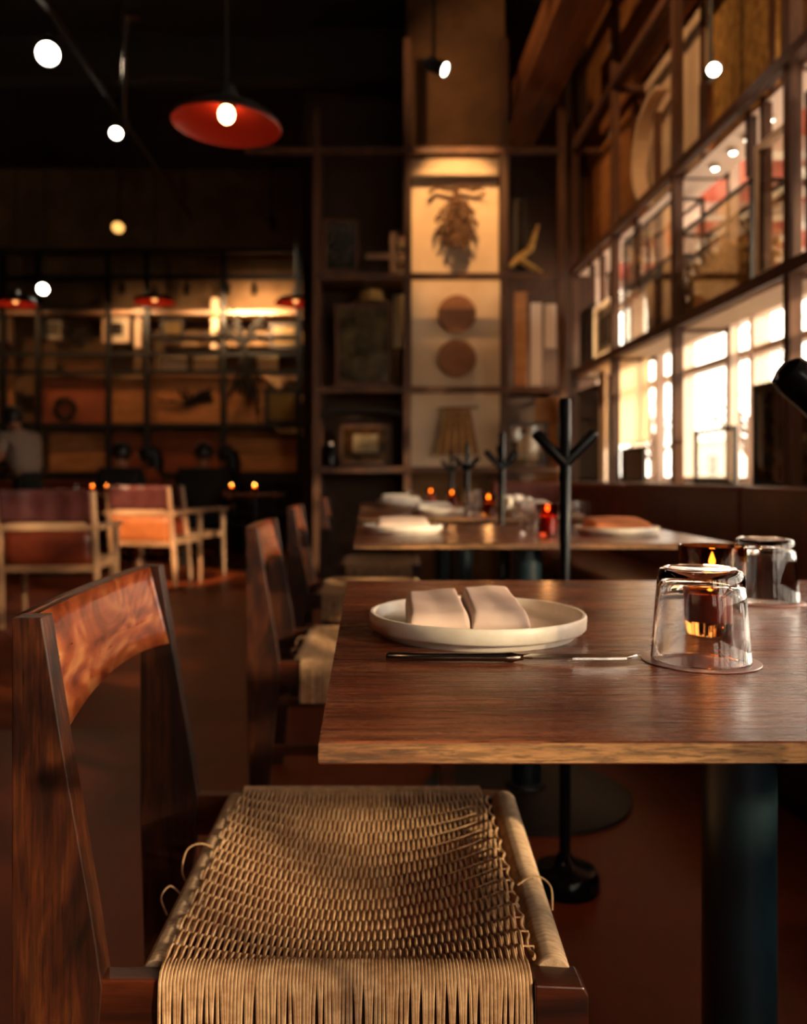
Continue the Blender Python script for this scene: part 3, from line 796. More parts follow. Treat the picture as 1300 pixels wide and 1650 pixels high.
# ---- knife
kn = empty('table_knife', (.147, .868, TZ), 'polished steel table knife lying in front of the white plate', 'knife', R(-1.2))
hb = MB(); prof = [(-.127, .0055, .0035), (-.124, .0075, .0045), (-.09, .0072, .0042), (-.04, .0062, .0040), (-.008, .0068, .0046), (.0, .0072, .0052), (.006, .0045, .0038), (.012, .0030, .003)]
n = 14
vs = []
for x, ry, rz in prof:
    for k in range(n):
        a = 2 * PI * k / n; vs.append((x, ry * math.cos(a), .0052 + rz * math.sin(a)))
fs = [(i * n + k, i * n + (k + 1) % n, (i + 1) * n + (k + 1) % n, (i + 1) * n + k) for i in range(len(prof) - 1) for k in range(n)]
fs += [tuple(range(n)), tuple((len(prof) - 1) * n + k for k in range(n))]
hb.add(vs, fs); hb.build('handle', M['steel_dark'], kn, True)
bb_ = MB(); L = [(.008, -.0035, .0035), (.02, -.008, .004), (.06, -.0095, .0045), (.095, -.009, .0045), (.115, -.0055, .0045), (.128, .0035, .0045)]
vs = []
for x, a, b_ in L: vs += [(x, a, .0062 + (b_ - a) * .05), (x, b_, .0078), (x, b_, .0050), (x, a, .0040 + (b_ - a) * .05)]
fs = []
for i in range(len(L) - 1):
    for k in range(4): fs.append((i * 4 + k, i * 4 + (k + 1) % 4, i * 4 + 4 + (k + 1) % 4, i * 4 + 4 + k))
fs += [(0, 1, 2, 3), tuple(range(len(L) * 4 - 4, len(L) * 4))]
bb_.add(vs, fs).build('blade', M['steel'], kn)

# ---- upturned tumblers on coasters
def make_tumbler(loc, label, cl, sc=1.0):
    c_ = empty('coaster', loc, cl, 'coaster', 0, None)
    MB().lathe([(0, 0), (.0573, 0), (.0580, .0006), (.0573, .0014), (.050, .0018), (0, .0018)], (0, 0, 0), 72).build('disc', M['coaster'], c_, True)
    g = empty('glass_tumbler', (loc[0], loc[1], loc[2] + .002), label, 'glass')
    outer = [(.0478, 0), (.0484, .0008), (.0483, .002), (.0462, .03), (.0440, .06), (.0424, .080), (.0416, .086), (.0390, .0915), (.0350, .0935), (.0300, .0925), (0, .0915)]
    inner = [(0, .0815), (.030, .0815), (.0368, .0795), (.0392, .074), (.0408, .06), (.0434, .03), (.0460, .002), (.0466, .0006), (.0478, 0)]
    MB().lathe(outer + inner, (0, 0, 0), 80).build('body', M['glass'], g, True, weld=True)
    return g
make_tumbler((.341, .874, TZ), 'upturned clear tumbler nearest the camera, beside the knife tip', 'round mauve coaster under the nearest upturned tumbler')
make_tumbler((.597, 1.285, TZ), 'upturned clear tumbler behind the amber candle holder', 'round mauve coaster under the rear upturned tumbler')

# ---- candle holders
def make_candle(loc, label, gm, r=.040, h=.100, power=.5, flame_s=1.0, group=None):
    c_ = empty('candle_holder', loc, label, 'candle', 0, group)
    MB().lathe([(0, .0005), (r * .82, .0005), (r * .86, .004), (r * .90, .02), (r, h), (r * .975, h + .001), (r * .95, h), (r * .85, .022), (r * .8, .012), (0, .010)], (0, 0, 0), 48).build('glass_cup', gm, c_, True)
    MB().lathe([(0, .0125), (r * .76, .0125), (r * .80, .03), (r * .78, h * .60), (0, h * .58)], (0, 0, 0), 32).build('wax', M['wax'], c_, True)
    MB().cyl((0, 0, h * .58), (0, 0, h * .73), .0012, n=6).build('wick', M['black_matte'], c_)
    fz = h * .73; fh = flame_s if flame_s < 1.1 else flame_s * .62
    MB().lathe([(0, fz), (.003 * flame_s, fz + .003), (.0052 * flame_s, fz + .008), (.004 * flame_s, fz + .015 * fh), (.0015 * flame_s, fz + .022 * fh), (0, fz + .026 * fh)], (0, 0, 0), 14).build('flame', M['flame'] if flame_s < 1.1 else M['flame_far'], c_, True)
    l = bpy.data.lights.new('candle_light', 'POINT'); l.energy = power; l.color = (1.0, .45, .14); l.shadow_soft_size = .012
    lo = bpy.data.objects.new('candle_light', l); COL.objects.link(lo); lo.parent = c_; lo.location = (0, 0, h + .025)
    return c_
make_candle((.432, 1.07, TZ), 'dark amber glass candle holder behind the near tumbler, flame lit', M['amber_glass'], .0405, .101, .6, .78)

# ================================================================== COAT STANDS
def make_stand(loc, rz, label, h=1.115, jz=.965, rise=.072):
    s = empty('coat_stand', loc, label, 'coat stand', rz, 'black coat stands between the tables')
    MB().lathe([(0, 0), (.075, 0), (.078, .006), (.078, .03), (.068, .045), (.03, .056), (.02, .07), (.0135, .08), (0, .08)], (0, 0, 0), 36).build('base', M['black_gloss'], s, True)
    MB().lathe([(.0125, .07), (.0125, h - .006), (.009, h), (0, h)], (0, 0, 0), 20).build('pole', M['black_gloss'], s, True)
    for k, a in enumerate((180, 0)):
        ca_, sa = math.cos(R(a)), math.sin(R(a))
        p0 = Vector((0, 0, jz)); p1 = Vector((ca_ * .069, sa * .069, jz + rise))
        d = (p1 - p0).normalized()
        MB().tube([p0, p1 - d * .008, p1 - d * .003, p1], [.0132, .0132, .0115, .006], 18).build('arm', M['black_gloss'], s, True)
    a = 82
    p0 = Vector((0, 0, jz + .02)); p1 = Vector((math.cos(R(a)) * .069, math.sin(R(a)) * .069, jz + .092)); d = (p1 - p0).normalized()
    MB().tube([p0, p1 - d * .008, p1 - d * .003, p1], [.0132, .0132, .0115, .006], 18).build('arm', M['black_gloss'], s, True)
    return s
st1 = make_stand((PX(910, 1.95), 1.95, 0), 0, 'black coat stand between the nearest and second tables')
st0 = make_stand((.341, .56, 0), 0, 'black coat stand before the nearest table, only its arm tip in view', 1.11, .950, .060)
make_stand((PX(808, 3.5), 3.5, 0), R(8), 'black coat stand between the second and third tables')
make_stand((PX(752, 4.74), 4.74, 0), R(-12), 'black coat stand between the third and last tables')
make_stand((PX(727, 5.9), 5.9, 0), R(5), 'black coat stand behind the last table, farthest of its row')

# ================================================================== WOVEN CHAIRS
def make_chair(loc, label):
    c = empty('dining_chair', loc, label, 'chair', 0, 'woven seat chairs along the window tables')
    W = .2575
    # rear posts: straight back, front face tapering to the top, leg tapering to the floor
    poly = [(-.352, .798), (-.3225, .798), (-.300, .66), (-.272, .50), (-.262, .43), (-.268, .36), (-.300, 0), (-.340, 0), (-.352, .40)]
    for s in (-1, 1):
        y0, y1 = (-W, -W + .031) if s < 0 else (W - .031, W)
        MB().prism(poly, y0, y1, 'Y').build('rear_post', M['chair_wood_z'], c, False, .0015)
    # bowed backrest board
    def fx(z): return -.3375 + (.798 - z) * .255
    b = MB(); N = 26; th = .020
    def pt(u, v, side):
        y = (-W + .028) + (2 * W - .056) * u
        bow = 4 * u * (1 - u)
        zlo = .677 + .016 * bow; zhi = .797
        z = zlo + (zhi - zlo) * v
        return Vector((fx(z) - .009 * bow - side * th, y, z))
    b.grid(lambda u, v: pt(u, v, 0), N, 7); b.grid(lambda u, v: pt(u, v, 1), N, 7)
    b.grid(lambda u, v: pt(u, 0, v), N, 3); b.grid(lambda u, v: pt(u, 1, v), N, 3)
    b.grid(lambda u, v: pt(0, u, v), 7, 3); b.grid(lambda u, v: pt(1, u, v), 7, 3)
    o = b.build('backrest', M['chair_wood_y'], c, True)
    w_ = o.modifiers.new('weld', 'WELD'); w_.merge_threshold = .0003
    # front legs
    for s in (-1, 1):
        ya, yb = (-W - .008, -W + .03) if s < 0 else (W - .03, W + .004)
        xo = 0 if s < 0 else .012
        MB().prism([(.166 + xo, 0), (.200 + xo, 0), (.219 + xo, .40), (.219 + xo, .428), (.214 + xo, .436), (.166 + xo, .438)], ya, yb, 'Y').build('front_leg', M['chair_wood_x'], c, False, .002)
    # side rails along x
    for s in (-1, 1):
        y = s * (W - .013)
        MB().bb(-.275, .170, y - .012, y + .012, .375, .438).build('side_rail', M['chair_wood_x'], c, False, .002)
        MB().bb(-.29, .178, y - .009, y + .009, .185, .213).build('stretcher', M['chair_wood_x'], c, False, .002)
    # wrapped front and back rails (along y)
    def wrapped(xn, xf, r, nm):
        b = MB(); NP = 130; pts = []; rs = []
        for i in range(NP * 2 + 1):
            t = i / (NP * 2); y = -W + .026 + (2 * W - .052) * t
            pts.append((xn + (xf - xn) * t, y, .424)); rs.append(r * (1.0 if i % 2 else .93))
        b.tube(pts, rs, 12)
        # squash: wider than tall
        b.v = [(v[0], v[1], v[2] + .004) for v in b.v]
        return b.build(nm, M['cord_wrap'], c, True)
    wrapped(.191, .214, .0190, 'wrapped_front_rail')
    wrapped(-.214, -.202, .0165, 'wrapped_back_rail')
    # woven cords
    NS = 104
    def sag(u, v):
        return -.042 * (math.sin(PI * u) ** .9) * (math.sin(PI * v) ** .55)
    yN, yFx = -W - .003, W + .003
    rows = 16; m_ = 6
    b = MB()
    rnd = random.Random(11)
    for i in range(NS):
        u = i / (NS - 1)
        jit = rnd.uniform(-.0006, .0006) + .0004 * math.sin(i * 1.9)
        xa = -.2045 + u * (.163 + .2045); xb = -.192 + u * (.178 + .192)
        rr_ = [.0016] * 6
        pts = [(xa + jit * 3, yN - .001, .33), (xa + jit * 3.4, yN - .0015, .38), (xa + jit * 1.6, yN - .001, .418), (xa, yN + .001, .437), (xa, yN + .007, .4435), (xa, yN + .018, .446)]
        NN = rows * m_
        for k in range(NN + 1):
            v = k / NN
            y = (yN + .026) + (yFx - .026 - yN - .026) * v
            x = xa + (xb - xa) * v
            ph = v * rows * PI + (PI if i % 2 else 0)
            sp = math.sin(ph); sp = math.copysign(abs(sp) ** .65, sp)
            z = .4455 + sag(u, v) + (.0022 * sp if sp > 0 else .0048 * sp) * min(1, v * 20 + .2, (1 - v) * 20 + .2)
            pts.append((x, y, z)); rr_.append(.00148 + .00042 * math.sin(ph))
        pts += [(xb, yFx - .010, .446), (xb, yFx - .001, .438), (xb, yFx + .0015, .42), (xb, yFx, .36)]
        b.tube(pts, rr_ + [.0016] * 4, 5, False)
    o = b.build('warp_cords', M['cord'], c, True); o['kind'] = 'stuff'
    for k in range(1, rows):
        v = k / rows
        y = (yN + .026) + (yFx - .026 - yN - .026) * v
        pts = []
        for i in range(40):
            u = i / 39
            xa = -.204 + u * (.176 + .204)
            pts.append((xa, y, .4450 + sag(max(0, min(1, (u - .02) / .93)), v) - .0014))
        pts = [(-.206, y, .430)] + pts + [(.178, y, .432)]
        MB().tube(pts, .0010, 5, False).build('weft_cord', M['cord'], c, True)
    # edge lacing at both sides and stray cord loops
    for (x0, x1) in ((-.199, -.188), (.172, .186)):
        pts = []
        for i in range(90):
            v = i / 89; y = -W + .03 + (2 * W - .07) * v
            pts.append((x0 + (x1 - x0) * v + .0022 * math.sin(v * 70), y, .441 + .0016 * math.cos(v * 70)))
        MB().tube(pts, .0018, 6).build('edge_lacing', M['cord'], c, True)
    for (pp) in ([(-.19, .02, .441), (-.215, .025, .452), (-.235, .02, .447), (-.238, .0, .43), (-.232, -.01, .42)],
                 [(-.225, -.06, .425), (-.240, -.058, .436), (-.247, -.075, .43), (-.236, -.092, .418)],
                 [(.183, -.07, .443), (.205, -.065, .452), (.222, -.075, .444), (.220, -.095, .425)]):
        MB().tube(smooth_path(pp), .0012, 6).build('loose_cord', M['cord'], c, True)
    return c
ch1 = make_chair((0, 1.1075, 0), 'nearest chair with woven cord seat, left of the set table')
def chair_dup(loc, rz, label): return dup(ch1, loc, rz, label)
chair_dup((.03, 2.55, 0), R(0), 'second woven seat chair behind the nearest one, grey lit backrest')
chair_dup((.09, 5.05, 0), R(0), 'woven seat chair beside the last table of the row')
chair_dup((.02, 3.85, 0), R(0), 'woven seat chair at the third table, mostly hidden by the second table')

# ================================================================== ITEMS ON THE OTHER TABLES
def soft_fold(name, loc, label, cat, w, d_, h, mat, rz=0, group=None):
    n_ = empty(name, loc, label, cat, rz, group)
    b = flap(-w / 2, w / 2, -w / 2, w / 2, -d_ / 2, d_ / 2, 3, h - .025, h - .025)
    b.build('folded_cloth', mat, n_, True)
    return n_
make_plate((.12, 2.82, TZ), 'brown shaded plate at the left of the second table', M['ceramic'], .13)
soft_fold('napkin', (.12, 2.82, TZ + .0092), 'folded napkin on the left plate of the second table', 'napkin', .17, .14, .030, M['linen'])
make_plate((.80, 2.74, TZ), 'plate at the right of the second table under an orange napkin', M['ceramic'], .13)
soft_fold('napkin', (.80, 2.74, TZ + .0092), 'orange folded napkin at the right of the second table', 'napkin', .18, .15, .034, M['linen_orange'])
make_candle((PX(882, 2.66), 2.66, TZ), 'dark red candle glass on the second table', M['red_glass'], .034, .10, .3, 1.2)
def small_glass(loc, label, r=.033, h=.10, group=None):
    g = empty('drinking_glass', loc, label, 'glass', 0, group)
    MB().lathe([(0, .0005), (r * .85, .0005), (r, h), (r * .95, h), (r * .8, .010), (0, .010)], (0, 0, 0), 28).build('body', M['glass'], g, True)
    return g
small_glass((PX(850, 2.72), 2.72, TZ), 'clear glass left of the dark red candle glass')
small_glass((PX(935, 2.95), 2.95, TZ), 'clear glass right of the coat stand on the second table')
make_candle((PX(787, 3.98), 3.98, TZ), 'amber candle glass on the third table by the coat stand', M['amber_glass'], .035, .10, .3, 1.3)
make_candle((PX(728, 5.02), 5.02, TZ), 'left amber candle glass at the near edge of the last table', M['amber_glass'], .034, .10, .3, 1.3)
make_candle((PX(694, 5.5), 5.5, TZ), 'amber candle glass at the left back of the last table', M['amber_glass'], .034, .10, .3, 1.3)
small_glass((PX(762, 4.15), 4.15, TZ), 'clear glass left of the amber candle on the third table')
small_glass((PX(838, 3.95), 3.95, TZ), 'clear glass at the right of the third table')
small_glass((PX(772, 5.2), 5.2, TZ), 'clear glass on the last table near the coat stand')
small_glass((PX(662, 5.3), 5.3, TZ), 'clear glass at the left of the last table')
make_plate((PX(705, 4.2), 4.2, TZ), 'white plate at the left of the third table', M['ceramic'], .13)
soft_fold('napkin', (PX(700, 4.2), 4.2, TZ + .0092), 'white napkin on the left plate of the third table', 'napkin', .17, .15, .035, M['linen_white'])
make_plate((PX(852, 4.25), 4.25, TZ), 'white plate at the right of the third table', M['ceramic'], .13)
soft_fold('napkin', (PX(856, 4.25), 4.25, TZ + .0092), 'white napkin on the right plate of the third table', 'napkin', .17, .15, .045, M['linen_white'])
make_plate((PX(650, 5.15), 5.15, TZ), 'white plate at the front left of the last table', M['ceramic'], .13)
soft_fold('napkin', (PX(652, 5.15), 5.15, TZ + .0092), 'white napkin at the front left of the last table', 'napkin', .19, .15, .04, M['linen_white'])
make_plate((PX(640, 5.5), 5.5, TZ), 'white plate at the back left of the last table', M['ceramic'], .13)
soft_fold('napkin', (PX(638, 5.5), 5.5, TZ + .0092), 'white napkin at the back left of the last table', 'napkin', .19, .15, .045, M['linen_white'])
soft_fold('napkin', (PX(830, 5.3), 5.3, TZ), 'white napkin at the right of the last table', 'napkin', .17, .15, .05, M['linen_white'], R(20))
mn = empty('menu_card', (.86, 3.98, TZ), 'pale menu card lying at the right of the third table', 'menu', R(24))
MB().bb(-.10, .10, -.15, .15, 0, .003).build('cover', M['linen'], mn); MB().bb(-.095, .095, -.14, .14, .003, .006).build('page', M['paper'], mn)

# ================================================================== BANQUETTE
bq = empty('banquette', (1.55, 1.6, 0), 'brown leather banquette beneath the near windows', 'banquette')
def cushion(x0, x1, y0, y1, z0, z1, nm, par, mat=M['leather'], bv=.025):
    o = MB().bb(x0, x1, y0, y1, z0, z1).build(nm, mat, par, True, 0)
    b = o.modifiers.new('bevel', 'BEVEL'); b.width = bv; b.segments = 4
    return o
for i in range(4):
    y0 = -2.9 + i * 1.62
    cushion(-.44, .0, y0, y0 + 1.61, .36, .46, 'seat_cushion', bq)
    cushion(.0, .07, y0 - .0, y0 + 1.615, .44, .895 if i < 4 else .89, 'back_cushion', bq)
MB().bb(-.40, .07, -2.9, 3.57, .06, .36).build('base', M['shelf_dark'], bq)
MB().bb(-.36, .05, -2.9, 3.57, 0, .06).build('plinth', M['black_matte'], bq)
bq2 = empty('banquette', (1.55, 6.2, 0), 'brown leather banquette section past the gap, near the corner', 'banquette')
cushion(-.44, .0, -.95, .70, .36, .46, 'seat_cushion', bq2)
cushion(.02, .08, -.95, .70, .44, .885, 'back_cushion', bq2)
cushion(-.55, .0, .62, .72, .44, .885, 'end_cushion', bq2)
MB().bb(-.40, .08, -.95, .70, 0, .36).build('base', M['shelf_dark'], bq2)

# ================================================================== LAMPS
def spot_light(parent, loc, target, energy, size=40, col=(1, .72, .42), blend=.6, soft=.03):
    l = bpy.data.lights.new('spot_lamp', 'SPOT'); l.energy = energy; l.color = col; l.spot_size = R(size); l.spot_blend = blend; l.shadow_soft_size = soft
    o = bpy.data.objects.new('spot_lamp', l); COL.objects.link(o)
    o.location = loc
    o.rotation_euler = (Vector(target) - Vector(loc)).to_track_quat('-Z', 'Y').to_euler()
    return o
def make_spot(px, py, d, aim, label, energy=0, lens='led', r=.045, size=40, col=(1, .72, .42), drop=None):
    """a track spotlight: can, lens, yoke and stem up to the track"""
    c = Vector((PX(px, d), d, PZ(py, d)))
    s = empty('track_spotlight', c, label, 'spotlight')
    q = (Vector(aim) - c).normalized()
    rot = q.to_track_quat('-Z', 'Y').to_matrix()
    L_ = .15
    MB().lathe([(0, L_), (r * .8, L_), (r * 1.05, L_ * .9), (r * 1.12, -.004), (r * 1.0, -.004), (r * .98, .012), (0, .014)], (0, 0, 0), 24, rot).build('housing', M['lamp_black'], s, True)
    MB().lathe([(0, -.001), (r * .7, -.0005), (r * .94, .004), (r * .94, .010), (0, .012)], (0, 0, 0), 24, rot).build('lens', M[lens], s, True)
    up = rot @ Vector((0, 0, L_ * .6))
    MB().cyl(up, (up.x, up.y, ZC - c.z), .012, n=8).build('stem', M['lamp_black'], s)
    MB().cyl(up + rot @ Vector((-r * 1.3, 0, 0)), up + rot @ Vector((r * 1.3, 0, 0)), .008, n=6).build('yoke', M['lamp_black'], s)
    if energy:
        spot_light(s, c + q * .03, aim, energy, size, col)
    return s
# lamps whose lens faces the room
make_spot(77, 87, 6.5, (-1.0, 2.0, .4), 'big white spotlight high at the left edge', 5, r=.085, size=60)
make_spot(187, 215, 8.0, (-1.6, 3.4, .2), 'white spotlight lower on the left track', 4, r=.055, size=55)
make_spot(190, 367, 9.5, (-2.2, 5.0, .0), 'amber spotlight low over the far tables', 6, 'led_amber', r=.07, size=60)
make_spot(438, 366, 9.5, (-1.2, 11.9, 2.6), 'small white spotlight left of the display grid', 30, r=.05, size=70)
make_spot(69, 466, 11.0, (-3.5, 6.0, .2), 'small white spotlight hanging low before the back wall', 4, r=.07, size=60)
make_spot(717, 112, 5.6, (1.5, 5.1, 3.0), 'white spotlight hanging in front of the concrete column', 0, r=.042)
spot_light(None, (.72, 6.1, 4.5), (.80, 7.45, 3.1), 300, 36, (1, .54, .20))
spot_light(None, (.50, 5.6, 4.3), (.80, 7.5, 1.9), 9, 40, (1, .66, .36), .6, .15)
spot_light(None, (-.3, 5.2, 4.4), (0, 7.4, 2.0), 18, 44, (1, .60, .30), .6, .1)  # added lamp without a fixture, brightens the dim left bay
spot_light(None, (-.9, .2, 4.7), (.05, 1.15, .6), 45, 34, (1, .66, .36), .9, .12)  # added unseen lamp, lifts the near chair and table from above
# more lamps of the same track, above and behind the camera, washing the shelving
for (x, y, tx, ty, tz, e) in ((.2, 2.6, 1.9, 4.5, 3.2, 110), (.2, 4.4, 1.9, 5.9, 3.2, 110), (.2, .8, 1.9, 3.0, 2.6, 60), (-.4, 5.6, 1.6, 7.5, 4.2, 80)):
    c_ = Vector((x, y, 4.7)); q_ = (Vector((tx, ty, tz)) - c_).normalized(); rt_ = q_.to_track_quat('-Z', 'Y').to_matrix()
    s_ = empty('track_spotlight', c_, 'ceiling spotlight aimed at the window shelving, %s' % {2.6: 'second from the camera', 4.4: 'third from the camera', .8: 'nearest the camera', 5.6: 'farthest, aimed at the corner'}[y], 'spotlight')
    MB().lathe([(0, .15), (.04, .15), (.05, .13), (.052, -.004), (.045, -.004), (.044, .012), (0, .014)], (0, 0, 0), 20, rt_).build('housing', M['lamp_black'], s_, True)
    MB().lathe([(0, -.001), (.042, .004), (.042, .010), (0, .012)], (0, 0, 0), 20, rt_).build('lens', M['led'], s_, True)
    MB().cyl((0, 0, .05), (0, 0, ZC - 4.7), .012, n=8).build('stem', M['lamp_black'], s_)
    spot_light(s_, c_ + q_ * .03, (tx, ty, tz), e, 60, (1, .56, .24))
make_spot(1150, 112, 4.1, (.9, .6, 2.2), 'small round spotlight added for a lamp reflection in front of the golden strand board', 0, r=.03)  # added glowing lens stands in for a lamp reflection
glints = [(1240, 150), (1205, 186), (1181, 208), (1152, 226)]  # added glowing discs imitate lamp reflections below the shelf
for i, (px, py) in enumerate(glints):
    d = YW(px, 1.90); z = 2.628
    o = empty('reflection_disc', (1.90, d, z), 'tiny glowing disc for a lamp reflection under the middle shelf, %s' % ('nearest the camera', 'second nearest', 'third nearest', 'farthest of its row')[i], 'lamp', 0, 'glowing discs for lamp reflections under the middle shelf')
    MB().lathe([(0, 0), (.026, 0), (.026, -.018), (.020, -.022), (0, -.022)], (0, 0, 0), 20).build('housing', M['steel'], o, True)
    MB().lathe([(0, -.0225), (.016, -.0225), (.010, -.028), (0, -.030)], (0, 0, 0), 16).build('lens', M['led'], o, True)
# two suspended track rails
tr = empty('track_rail', (0, 0, 0), 'dark lighting track running away under the ceiling at the left', 'track')
xr = -2.35
MB().bb(xr - .02, xr + .02, 2.0, 11.5, 4.36, 4.40).build('rail', M['shelf_dark'], tr)
for y in (3.5, 6, 8.5, 11): MB().cyl((xr, y, 4.4), (xr, y, ZC), .012, n=8).build('hanger', M['shelf_dark'], tr)
hp = empty('hanging_pipe', (PX(203, 5.0), 5.0, 0), 'thin hanging pipe beside the left track', 'pipe')
MB().tube([(0, 0, PZ(210, 5)), (-.015, 0, PZ(170, 5)), (0, 0, PZ(20, 5)), (0, 0, ZC)], .014, 8).build('pipe', M['steel_dark'], hp, True)
MB().bb(0, .08, -.03, .03, PZ(30, 5), PZ(22, 5)).build('bracket', M['steel_dark'], hp)
# back wall washers, cans hanging from the rail at 447
WW = [(300, 130, -3), (366, 800, 0), (409, 800, 0), (196, 130, 0)]
for i, (px, e, dx) in enumerate(WW):
    x = PX(px, 11.0); z = PZ(466, 11.0)
    s = empty('wall_washer', (x, 11.0, z), ('black wall washer lamp %s on the back wall rail' % ['left of the brightest pair', 'first of the bright pair', 'second of the bright pair', 'over the wreath board'][i]), 'spotlight')
    MB().cyl((0, 0, -.06), (0, .03, .06), .04, .035, 12).build('housing', M['lamp_black'], s, True)
    MB().cyl((0, .0, .05), (0, .02, .30), .01, n=6).build('stem', M['lamp_black'], s)
    spot_light(s, (x, 11.08, z - .10), (x + .1, 12.2, 2.9), e * .2, 95, (1, .60, .28), .9)
for (x, y, z, e) in ((-4.7, 10.8, 3.4, 40), (-3.4, 10.8, 3.4, 60), (-2.0, 10.9, 3.4, 60)):
    spot_light(None, (x, y, z), (x, 12.2, 1.3), e * .62, 100, (1, .50, .20), .9)

def make_pendant(px, py, d, label, dia=.5, light=1.0, tilt=0, bulb='bulb_dim'):
    c = Vector((PX(px, d), d, PZ(py, d)))
    p = empty('pendant_lamp', c, label, 'lamp', 0, 'rust red pendant lamps')
    r = dia / 2; h = r * .36
    prof = [(r, 0), (r * .93, h * .35), (r * .72, h * .72), (r * .40, h * .96), (r * .16, h * 1.06)]
    rot = Matrix.Rotation(R(tilt), 3, 'Y')
    inn = [(a - .004, b - .006) for a, b in prof]
    MB().lathe(prof, (0, 0, 0), 48, rot).build('shade', M['lamp_black'], p, True)
    MB().lathe([prof[0]] + inn, (0, 0, 0), 48, rot).build('shade_lining', M['lamp_red'], p, True)
    MB().lathe([(r * .16, h), (r * .15, h + .06), (r * .09, h + .09), (0, h + .09)], (0, 0, 0), 20, rot).build('cap', M['lamp_black'], p, True)
    MB().cyl((0, 0, h + .08), (0, 0, min(ZC - c.z, 2.6)), .006, n=6).build('cord', M['lamp_black'], p)
    MB().ball((0, 0, h * .55), .036, 16, (1, 1, 1.15)).build('bulb', M[bulb], p, True)
    MB().cyl((0, 0, h * .55 + .03), (0, 0, h + .02), .018, n=10).build('socket', M['lamp_black'], p)
    if light:
        l = bpy.data.lights.new('bulb_light', 'POINT'); l.energy = light; l.color = (1, .50, .20); l.shadow_soft_size = .04
        lo = bpy.data.objects.new('bulb_light', l); COL.objects.link(lo); lo.parent = p; lo.location = (0, 0, h * .55 - .05)
    return p
make_pendant(365, 202, 3.88, 'large rust red pendant lamp with lit bulb, nearest of all pendants', .5, .22, 4, 'bulb')
make_pendant(25, 490, 10.2, 'rust red pendant lamp at the left edge before the back wall', .5, 3.5)
make_pendant(249, 487, 10.2, 'rust red pendant lamp in the middle before the back wall', .5, 3.5)
make_pendant(476, 489, 10.2, 'rust red pendant lamp beside the display grid post', .5, 3.5)

# ================================================================== LEFT SIDE OF THE ROOM
def make_sling(loc, rz, label, back=M['leather_purple'], seat=M['leather_tan']):
    """low wooden armchair with leather sling, seen from behind: -y is its back"""
    c = empty('leather_armchair', loc, label, 'chair', rz, 'leather sling armchairs of the middle room')
    for s in (-1, 1):
        MB().tube([(s * .29, -.20, 0), (s * .285, -.235, .40), (s * .28, -.30, .84)], [.020, .024, .018], 6).build('rear_leg', M['pale_wood_z'], c, True)
        MB().tube([(s * .30, .26, 0), (s * .30, .24, .60)], [.018, .024], 6).build('front_leg', M['pale_wood_z'], c, True)
        MB().bb(s * .30 - .035, s * .30 + .035, -.28, .30, .605, .635).build('armrest', M['pale_wood'], c, False, .006)
        MB().bb(s * .29 - .015, s * .29 + .015, -.22, .25, .36, .41).build('side_rail', M['pale_wood'], c, False, .004)
    MB().bb(-.29, .29, -.275, -.245, .60, .65).build('back_rail', M['pale_wood'], c, False, .006)
    MB().bb(-.29, .29, -.245, -.215, .345, .395).build('low_rail', M['pale_wood'], c, False, .006)
    MB().bb(-.29, .29, .22, .25, .36, .41).build('front_rail', M['pale_wood'], c, False, .006)
    b = MB()
    b.grid(lambda u, v: Vector((-.27 + .54 * u, -.285 - .04 * v + .04 * math.sin(PI * u) + .005 * math.sin(u * 23), .64 + .21 * v)), 24, 6)
    o = b.build('back_sling', back, c, True); s_ = o.modifiers.new('t', 'SOLIDIFY'); s_.thickness = .008
    b = MB()
    b.grid(lambda u, v: Vector((-.265 + .53 * u, -.262 + .02 * v, .61 - .25 * v)), 10, 4)
    o = b.build('lower_back_panel', seat, c, True); s_ = o.modifiers.new('t', 'SOLIDIFY'); s_.thickness = .008
    b = MB()
    b.grid(lambda u, v: Vector((-.27 + .54 * u, -.22 + .45 * v, .40 - .03 * math.sin(PI * v))), 8, 8)
    o = b.build('seat_sling', seat, c, True); s_ = o.modifiers.new('t', 'SOLIDIFY'); s_.thickness = .008
    return c
sl1 = make_sling((PX(72, 5.2), 5.45, 0), R(4), 'wooden armchair with wine leather back nearest at the left edge', seat=M['leather'])  # darker leather than the middle chair stands in for weaker light
sl2 = make_sling((PX(238, 7.1), 7.35, 0), R(-14), 'wooden armchair with sunlit orange lower back in the middle of the room')
sl3 = dup(sl1, (PX(290, 8.0), 8.05, 0), R(-30), 'dark leather armchair behind the sunlit one')
# added spot imitating the sunlight on the middle chair
spot_light(None, (-2.6, 2.2, 4.3), (-1.80, 7.08, .52), 3600, 8, (1, .62, .32), .5)

def left_table(x0, x1, y0, y1, label):
    t = empty('dining_table', ((x0 + x1) / 2, (y0 + y1) / 2, 0), label, 'table')
    hx, hy = (x1 - x0) / 2, (y1 - y0) / 2
    o = MB().bb(-hx, hx, -hy, hy, .722, .75).build('tabletop', M['table_wood'], t, False, .004)
    MB().lathe([(.045, .02), (.045, .722), (0, .722)], (0, 0, 0), 24).build('pedestal_column', M['black_matte'], t, True)
    MB().lathe([(0, 0), (.27, 0), (.27, .012), (.06, .03), (0, .03)], (0, 0, 0), 32).build('base_disc', M['black_matte'], t, True)
    return t
left_table(-3.9, -2.2, 7.75, 8.6, 'long dark dining table behind the armchairs at the left, set with white plates')
left_table(-3.75, -3.1, 9.5, 10.1, 'dark dining table left of the seated pair')
left_table(-1.40, -.82, 8.3, 8.9, 'dark dining table with two candles right of the diner with the broad dark back')
left_table(-4.35, -2.95, 5.9, 6.7, 'dark dining table cut off by the left edge beyond the nearest armchair')
